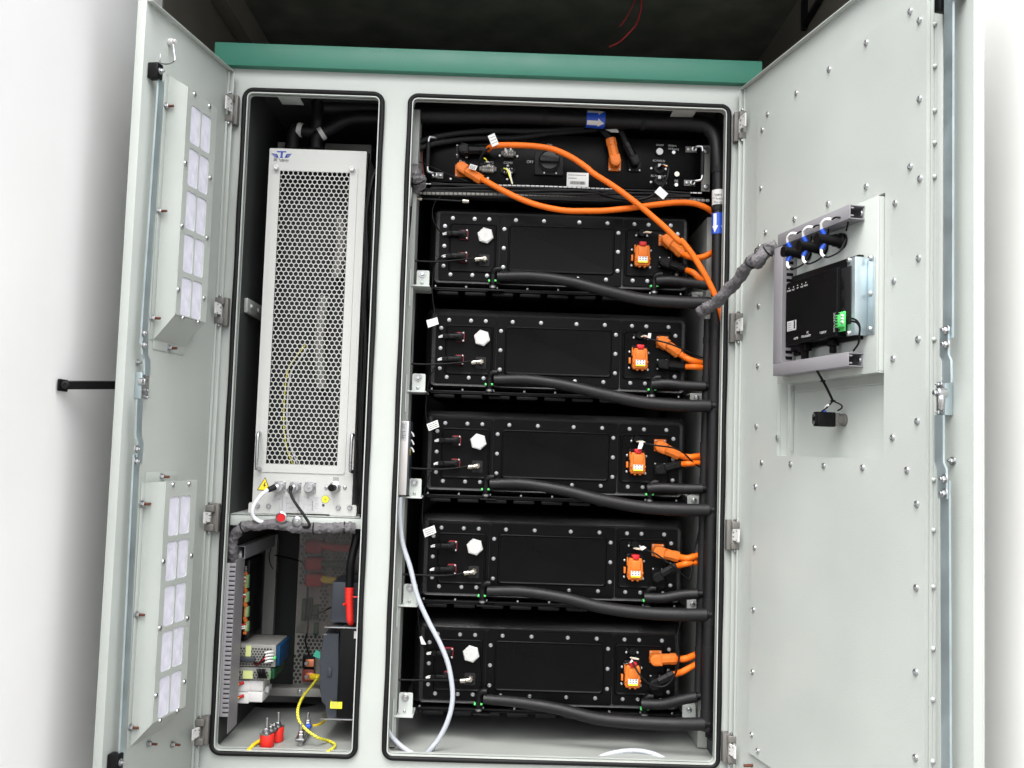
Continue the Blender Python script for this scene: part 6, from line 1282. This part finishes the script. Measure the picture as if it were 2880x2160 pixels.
# pipework above the cooling unit
gt = 'black foam pipes above the cooling unit'
for k, (pts, r) in enumerate([([('e3', 1212, 300, .16), ('e3', 1215, 450, .16), ('e3', 1220, 600, .16), ('e3', 1180, 700, .17), ('e3', 1080, 720, .17), ('e3', 960, 690, .17), ('e3', 895, 740, .17), ('e3', 880, 960, .17)], .017),
                              ([('e3', 1215, 400, .18), ('e3', 1400, 395, .18), ('e3', 1700, 400, .18), ('e3', 2120, 410, .18)], .021),
                              ([('e3', 1205, 960, .16), ('e3', 1210, 820, .16), ('e3', 1270, 745, .16), ('e3', 1400, 680, .16), ('e3', 1560, 590, .15), ('e3', 1750, 540, .15), ('e3', 2110, 540, .15)], .0165)]):
    pp_ = [P(*q) for q in pts]; o = build(MB().tube(pp_, r, n=18), 'foam_pipe', 'foam', label=('black foam pipe dropping from the brass valve to the left port of the cooling unit', 'horizontal black foam pipe running right from the valve', 'black foam pipe curving down to the right port of the cooling unit')[k], cat='pipe', group=gt, angle=70)
    if k == 0: c0, c1 = P('e3', 950, 690, .17), P('e3', 1015, 705, .17)
    if k == 2: c0, c1 = P('e3', 1250, 765, .16), P('e3', 1300, 735, .16)
    if k != 1: build(MB().tube([c0, c0.lerp(c1, .5), c1], r + 0.002, n=28, sub=2), 'white_band', 'white', o, angle=60)
p = P('e3', 1210, 215, .14); vv = thing('vent_valve', p, 'bright brass vent valve at the top of the narrow compartment', 'valve')
build(MB().lathe(p + V((0, 0, -0.016)), (0, 0, 1), [(0.007, 0), (0.007, 0.006), (0.0095, 0.007), (0.0095, 0.013), (0.006, 0.014), (0.006, 0.018)], 16), 'valve_body', 'nickel', vv)
build(MB().lathe(p, (0, -1, 0), [(0.0095, -0.006), (0.0095, 0.006), (0.006, 0.0065), (0.005, 0.003), (0, 0.003)], 20), 'valve_outlet', 'nickel', vv)
a = P('e3', 682, 865, .20); c = P('e3', 772, 960, .20); build(screw_mb(MB().box((a.x, .20, c.z), (c.x, .203, a.z)), P('e3', 752, 918, .1995), (0, -1, 0), 0.005, 0.003), 'mounting_tab', 'hinge', label='small dull plate with a screw left of the pipe ports on the cooling unit', cat='plate')
a = P('e3', 1318, 880, .28); c = P('e3', 1945, 885, .28); build(MB().prism([(a.x, a.z), (c.x, a.z), (c.x, P('e3', 1940, 1150, .28).z), (P('e3', 1870, 1000, .28).x, P('e3', 1870, 1000, .28).z), (a.x, P('e3', 1310, 980, .28).z)], .283, .28), 'gusset_plate', 'grey_sheet', label='dull grey plate with a hole behind the top right of the cooling unit', cat='plate')
# ------------------------------------------------------------------ things on the right door
def pduct(label, uv0, uv1, n0, n1, slots=None, openend=False):
    (u0, z0), (u1, z1) = uv0, uv1
    r = thing('wiring_duct', TR @ V(((u0 + u1) / 2, n0, z0)), label, 'wiring duct', 'grey wiring ducts on the right door')
    return r
d2 = lambda x, y, n: D('R', 'd2', x, y, n)
TN = 0.022; DN = 0.056
# left upright duct: cover facing us, slotted side facing the free edge of the door
q0 = d2(168, 350, DN); q1 = d2(162, 1060, DN); q2 = d2(216, 700, DN)
r = pduct('', (q0.x, q1.z), (q2.x, q0.z), TN, DN); r['label'] = 'upright grey wiring duct left of the panel computer'
b = MB(TR); ua = (q0.x + q1.x) / 2; ub_ = q2.x; za, zb_ = q1.z + 0.002, q0.z
b.box((ua, DN - 0.003, za), (ub_, DN, zb_), r=0.001); b.box((ua, TN + 0.0003, za), (ua + 0.0015, DN - 0.003, zb_)); b.box((ub_ - 0.0015, DN - 0.010, za), (ub_, DN - 0.003, zb_)); b.box((ub_ - 0.0015, TN + 0.0003, za), (ub_, TN + 0.007, zb_))
n = 20
for k in range(n): z = za + 0.004 + (zb_ - za - 0.008) * k / (n - 1); b.box((ub_ - 0.0014, TN + 0.006, z - 0.0030), (ub_ - 0.0001, DN - 0.009, z + 0.0030))
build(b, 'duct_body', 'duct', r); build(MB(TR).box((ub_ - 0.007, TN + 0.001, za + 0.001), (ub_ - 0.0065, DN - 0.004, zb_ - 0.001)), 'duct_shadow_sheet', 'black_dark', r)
for nm, ya, yb, lab_ in (('top', (260, 337), (75, 162), 'upper grey wiring duct slanting away above the lamp sockets'), ('bot', (1060, 1135), (975, 1062), 'lower grey wiring duct under the panel computer')):
    xl_ = 191 if nm == 'top' else 162; xr_ = 632 if nm == 'top' else 622
    A = d2(xl_, ya[0], DN); B = d2(xl_, ya[1], DN); Cc = d2(xr_, yb[0], DN); Dd = d2(xr_, yb[1], DN)
    zt = (A.z + Cc.z) / 2; zb_ = (B.z + Dd.z) / 2; u0, u1 = A.x, Cc.x
    r = pduct('', (u0, zb_), (u1, zt), TN, DN); r['label'] = lab_
    b = MB(TR); b.box((u0, DN - 0.0025, zb_), (u1, DN, zt), r=0.0008); b.box((u0, TN + 0.0005, zt - 0.0022), (u1 - 0.002, DN - 0.0028, zt - 0.0004)); b.box((u0, TN + 0.0005, zb_ + 0.0004), (u1 - 0.002, DN - 0.0028, zb_ + 0.002)); b.box((u0, TN + 0.0005, zb_ + 0.0025), (u1 - 0.004, TN + 0.002, zt - 0.0026))
    b.box((u1 - 0.004, DN - 0.010, zt - 0.008), (u1 - 0.001, DN - 0.003, zt - 0.005), r=0.0005); b.box((u1 - 0.004, DN - 0.010, zb_ + 0.005), (u1 - 0.001, DN - 0.003, zb_ + 0.008), r=0.0005)
    if nm == 'top':
        for k in range(24): uu = u0 + 0.02 + k * (u1 - u0 - 0.03) / 23; b.box((uu - 0.0024, TN + 0.006, zb_ - 0.0006), (uu + 0.0024, DN - 0.008, zb_ + 0.0003))
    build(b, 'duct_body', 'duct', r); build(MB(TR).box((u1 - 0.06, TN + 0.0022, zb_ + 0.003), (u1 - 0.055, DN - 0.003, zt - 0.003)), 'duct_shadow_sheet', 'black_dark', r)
    b = MB(TR); b.cyl((u1 - 0.010, TN + 0.0022, (zt + zb_) / 2), (u1 - 0.010, TN + 0.006, (zt + zb_) / 2), 0.006, n=12, c=0.001); build(b, 'screw', 'steel', r)
# panel computer
pcm = thing('panel_computer', TR @ V((0.45, TN, 1.20)), 'black panel computer with white port names on the right door', 'panel computer')
PN = 0.060
A = d2(242, 562, PN); B = d2(556, 462, PN); Cc = d2(242, 925, PN); Dd = d2(556, 900, PN); zt = (A.z + B.z) / 2; zb_ = (Cc.z + Dd.z) / 2
E_ = d2(612, 462, 0.048)
b = MB(TR); b.prism([(A.x, zb_ + 0.006), (A.x + 0.003, zb_), (B.x, zb_), (B.x, zt), (A.x + 0.003, zt), (A.x, zt - 0.006)], 0.034, PN, cham=0.0008)
b.box((A.x + 0.012, 0.034, zb_ + 0.004), (B.x + 0.030, 0.046, zt - 0.002), r=0.001)
build(b, 'housing', 'black', pcm)
F0 = d2(272, 520, 0.033); F1 = d2(690, 385, 0.033); F2 = d2(275, 975, 0.033); F3 = d2(692, 905, 0.033)
fzt, fzb = (F0.z + F1.z) / 2, (F2.z + F3.z) / 2
build(MB(TR).box((F0.x, TN + 0.0006, fzb), (F1.x, 0.0335, fzt), r=0.001), 'flange', 'black', pcm)
# side port strip
su0, su1 = B.x + 0.0005, B.x + 0.034
b = MB(TR); b.box((su0, 0.0465, zb_ + 0.02), (su1, 0.052, zt - 0.002), r=0.0015); sp = build(b, 'port_strip', 'black_soft', pcm)
for x, y0, y1 in ((585, 545, 600), (585, 655, 710)):
    q = d2(x, (y0 + y1) / 2, 0.052); h = 0.0085; b = MB(TR); b.box((q.x - 0.007, 0.0522, q.z - h), (q.x + 0.008, 0.0528, q.z + h), r=0.001); build(b, 'port_cover', 'black', sp)
for x, y in ((568, 530), (587, 530), (568, 610), (587, 610), (568, 720), (587, 720), (568, 640), (587, 640)):
    q = d2(x, y, 0.052); build(screw_mb(MB(TR), (q.x, 0.0522, q.z), (0, 1, 0), 0.0018, 0.001), 'port_screw', 'black', sp)
# zinc bracket
Z0_, Z1_ = d2(645, 402, 0.05), d2(645, 880, 0.05); q = d2(716, 640, 0.024)
u0 = d2(616, 640, 0.050).x; u1 = d2(650, 640, 0.050).x
b = MB(TR); b.box((u0, 0.048, Z1_.z), (u1 + 0.006, 0.050, Z0_.z), r=0.0006); b.box((u1 + 0.006, TN + 0.002, Z1_.z), (u1 + 0.008, 0.050, Z0_.z), r=0.0006); b.box((u1 + 0.008, TN + 0.0006, Z1_.z + 0.002), (u1 + 0.030, TN + 0.0024, Z0_.z - 0.002), r=0.0006)
br = build(b, 'zinc_bracket', 'zinc', pcm)
for x, y, n_ in ((630, 420, .050), (628, 868, .050), (705, 425, .0245), (705, 638, .0245), (705, 852, .0245)):
    q = d2(x, y, n_); q.x = (u1 + 0.019) if x > 650 else q.x; build(MB(TR).lathe((q.x, n_ + 0.0002, q.z), (0, 1, 0), [(0.0055, 0), (0.0055, 0.0015), (0.004, 0.004), (0.002, 0.0045), (0, 0.0045)], 14), 'screw', 'steel', br)
# green connector
q = d2(582, 795, 0.056); gc = MB(TR); gc.box((q.x - 0.012, 0.0525, q.z - 0.019), (q.x + 0.010, 0.0565, q.z + 0.019), r=0.001); gc.box((q.x - 0.006, 0.0565, q.z - 0.012), (q.x + 0.016, 0.066, q.z + 0.012), r=0.001); gcn = build(gc, 'green_connector', 'green_plastic', pcm)
b = MB(TR)
for k in range(4): b.box((q.x - 0.004, 0.0662, q.z - 0.009 + 0.0055 * k), (q.x + 0.003, 0.0668, q.z - 0.0065 + 0.0055 * k))
b.cyl((q.x - 0.007, 0.0562, q.z + 0.0155), (q.x - 0.007, 0.0572, q.z + 0.0155), 0.0024, n=10); b.cyl((q.x - 0.007, 0.0562, q.z - 0.0155), (q.x - 0.007, 0.0572, q.z - 0.0155), 0.0024, n=10)
build(b, 'connector_marks', 'ink', gcn)
for k in range(3):
    p = q + V((0.013, 0.006, 0.006 - 0.006 * k)); build(MB(TR).tube([p, p + V((0.010, 0.008, 0.002)), p + V((0.018, 0.010, 0.001))], 0.0020, n=8), 'wire_ferrule', 'white', gcn)
for k in range(2):
    L_ = [d2(636 - 4 * k, 775 + 18 * k, .068), d2(670, 785 + 14 * k, .07), d2(693, 820 + 8 * k, .06), d2(692, 870, .045), d2(685, 930, .036), d2(655, 975, .036)]
    build(MB(TR).tube(L_, 0.0019, n=8), 'supply_wire', 'black', gcn)
def dtext(s, x, y, size, rot=0, n=PN, m='ink_white', par=None, sx=1.0):
    q = d2(x, y, n); w_ = TR @ V((q.x, n + 0.0004, q.z))
    T = Matrix(((UR.x, 0, NR.x, w_.x), (UR.y, 0, NR.y, w_.y), (0, 1, 0, w_.z), (0, 0, 0, 1))) @ Matrix.Rotation(math.radians(rot), 4, 'Z')
    return text(s, size, T, m, par or pcm, sx=sx)
for s, x, y in (('HDMI', 303, 899), ('VGA', 347, 888), ('PC\nAUDIO', 376, 873), ('TOUCH', 468, 863), ('POWER', 261, 608), ('ACT', 289, 600), ('UP', 314, 590), ('COM', 340, 582), ('MENU', 364, 574)): dtext(s, x, y, 0.0068 if y > 800 else 0.0052)
for x, y in ((261, 592), (289, 583), (314, 574), (340, 566), (364, 556)): q = d2(x, y, PN); build(MB(TR).cyl((q.x, PN + 0.0002, q.z), (q.x, PN + 0.0008, q.z), 0.0014, n=8), 'indicator', 'ink_white', pcm)
dtext('24V=-12VDC', 539, 800, 0.0068, 90)
a = d2(250, 797, PN); c = d2(304, 845, PN); b = MB(TR); b.box((a.x, PN + 0.0002, c.z), (c.x, PN + 0.0006, a.z)); st = build(b, 'serial_sticker', 'label_grey', pcm)
b = MB(TR); rnd = random.Random(9)
for k in range(5): b.box((a.x + 0.003, PN + 0.0008, a.z - 0.005 - 0.0045 * k), (a.x + 0.003 + rnd.uniform(.4, .7) * (c.x - a.x - 0.008), PN + 0.001, a.z - 0.0043 - 0.0045 * k))
b.box((c.x - 0.009, PN + 0.0008, c.z + 0.003), (c.x - 0.003, PN + 0.001, c.z + 0.020)); build(b, 'sticker_print', 'ink', st)
# plugs at the bottom of the computer
for x0, x1, y0, y1, nn in ((315, 358, 915, 1020, .05), (490, 525, 880, 985, .045), (262, 325, 955, 1000, .03)):
    a = d2(x0, y0, nn); c = d2(x1, y1, nn); b = MB(TR); zt_ = min(a.z, zb_ - 0.0004)
    b.box((a.x, nn - 0.016, (zt_ + c.z) / 2), (c.x, nn, zt_), r=0.002); b.box((a.x + (c.x - a.x) * .2, nn - 0.013, c.z), (c.x - (c.x - a.x) * .2, nn - 0.003, (zt_ + c.z) / 2 + 0.002), r=0.002); build(b, 'video_plug', 'black', pcm)
# three lamp sockets
for k, (x0, y0, x1, y1) in enumerate(((262, 362, 365, 377), (352, 325, 465, 343), (455, 280, 580, 300))):
    nb = TN + 0.001; q = d2(x1, y1, nb + 0.004); z = q.z; u = q.x
    r = thing('lamp_socket', TR @ V((u, nb, z)), ('left black indicator lamp socket on the right door', 'middle black indicator lamp socket on the right door', 'right black indicator lamp socket on the right door')[k], 'lamp socket', 'black indicator lamp sockets above the panel computer')
    h_ = 0.058
    p1 = d2(x0, y0, nb + h_); L_ = h_
    b = MB(TR); b.lathe((u, nb, z), (0, 1, 0), [(0.0155, 0), (0.0155, 0.008), (0.0135, 0.010), (0.0128, 0.012), (0.0128, 0.020), (0.0105, 0.024), (0.0105, L_ - 0.006), (0.0115, L_ - 0.005), (0.0115, L_), (0, L_)], 24)
    build(b, 'lamp_body', 'black', r)
    zu = z
    for sg in (1, -1):
        b = MB(TR); b.tube([(u, nb + L_ * .72, z + sg * 0.009), (u - 0.001, nb + L_ * .80, z + sg * 0.020)], 0.0052, n=10, smooth=False); build(b, 'blue_lug', 'blue', r)
        if sg == 1: pts = [(u - 0.001, nb + L_ * .80, z + 0.019), (u + 0.003, nb + L_ * .84, z + 0.030), (u + 0.014, nb + L_ * .8, z + 0.036), (u + 0.026, nb + L_ * .7, z + 0.034)]
        else: pts = [(u - 0.001, nb + L_ * .80, z - 0.019), (u + 0.002, nb + L_ * .82, z - 0.030), (u + 0.010, nb + L_ * .8, z - 0.037)]
        build(MB(TR).tube(pts, 0.0032, n=10), 'white_sleeve', 'white', r)
        e = V(pts[-1]); q = [e, e + V((0.012, -0.004, 0.002 * sg)), e + V((0.026, -0.018, 0.008 if sg < 0 else -0.006)), (u + 0.034, nb + 0.014, z + (0.012 if sg > 0 else -0.004))]
        build(MB(TR).tube(q, 0.0018, n=8), 'lead_wire', 'black', r)
# emergency switch contact block in the recess
q = d2(508, 1395, 0.02); RN = -0.0165
sw = thing('switch_block', TR @ V((q.x, RN, q.z)), 'black and grey switch contact block low in the door recess', 'switch')
u, z = D('R', 'd2', 560, 1395, RN + 0.012).x, q.z
b = MB(TR); b.lathe((u + 0.004, RN + 0.0004, z), (0, 1, 0), [(0.013, 0), (0.013, 0.005), (0.011, 0.006), (0.011, 0.018)], 20); b.box((u - 0.008, RN + 0.012, z - 0.013), (u + 0.011, RN + 0.022, z + 0.013), r=0.002); build(b, 'grey_base', 'hinge', sw)
b = MB(TR); b.box((u - 0.009, RN + 0.0225, z - 0.0148), (u + 0.009, RN + 0.062, z + 0.0148), r=0.0015); b.box((u - 0.007, RN + 0.0615, z - 0.010), (u + 0.007, RN + 0.066, z + 0.010), r=0.001); bk = build(b, 'contact_block', 'black', sw)
for dz in (-0.007, 0.007): build(MB(TR).cyl((u, RN + 0.066, z + dz), (u, RN + 0.0675, z + dz), 0.0035, n=12), 'terminal_screw', 'steel', bk)
build(MB(TR).cyl((u + 0.004, RN + 0.045, z + 0.011), (u + 0.006, RN + 0.045, z + 0.019), 0.0034, n=10), 'blue_lug', 'blue', sw)
build(MB(TR).tube([(u + 0.006, RN + 0.045, z + 0.018), (u + 0.012, RN + 0.046, z + 0.024), (u + 0.020, RN + 0.046, z + 0.028)], 0.0025, n=8), 'white_sleeve', 'white', sw)
W0 = [d2(433, 1100, .05), d2(468, 1160, .03), d2(500, 1220, .02), d2(530, 1283, .02)]
o = build(MB(TR).tube([V(p) for p in W0], 0.0026, n=8), 'switch_wire', 'black', label='pair of black wires from the lower duct down to the switch block', cat='wire')
build(MB(TR).tube([W0[-1], d2(578, 1305, .02), d2(583, 1325, .025), d2(558, 1342, .03)], 0.0016, n=8), 'right_branch', 'black', o)
build(MB(TR).tube([W0[-1], d2(495, 1320, .03), d2(460, 1348, .045)], 0.0016, n=8), 'left_branch', 'black', o)
for p in (W0[1], W0[-1]): build(MB(TR).box((p.x - 0.004, p.y - 0.004, p.z - 0.002), (p.x + 0.004, p.y + 0.004, p.z + 0.002), r=0.001), 'wire_tie', 'black', o)
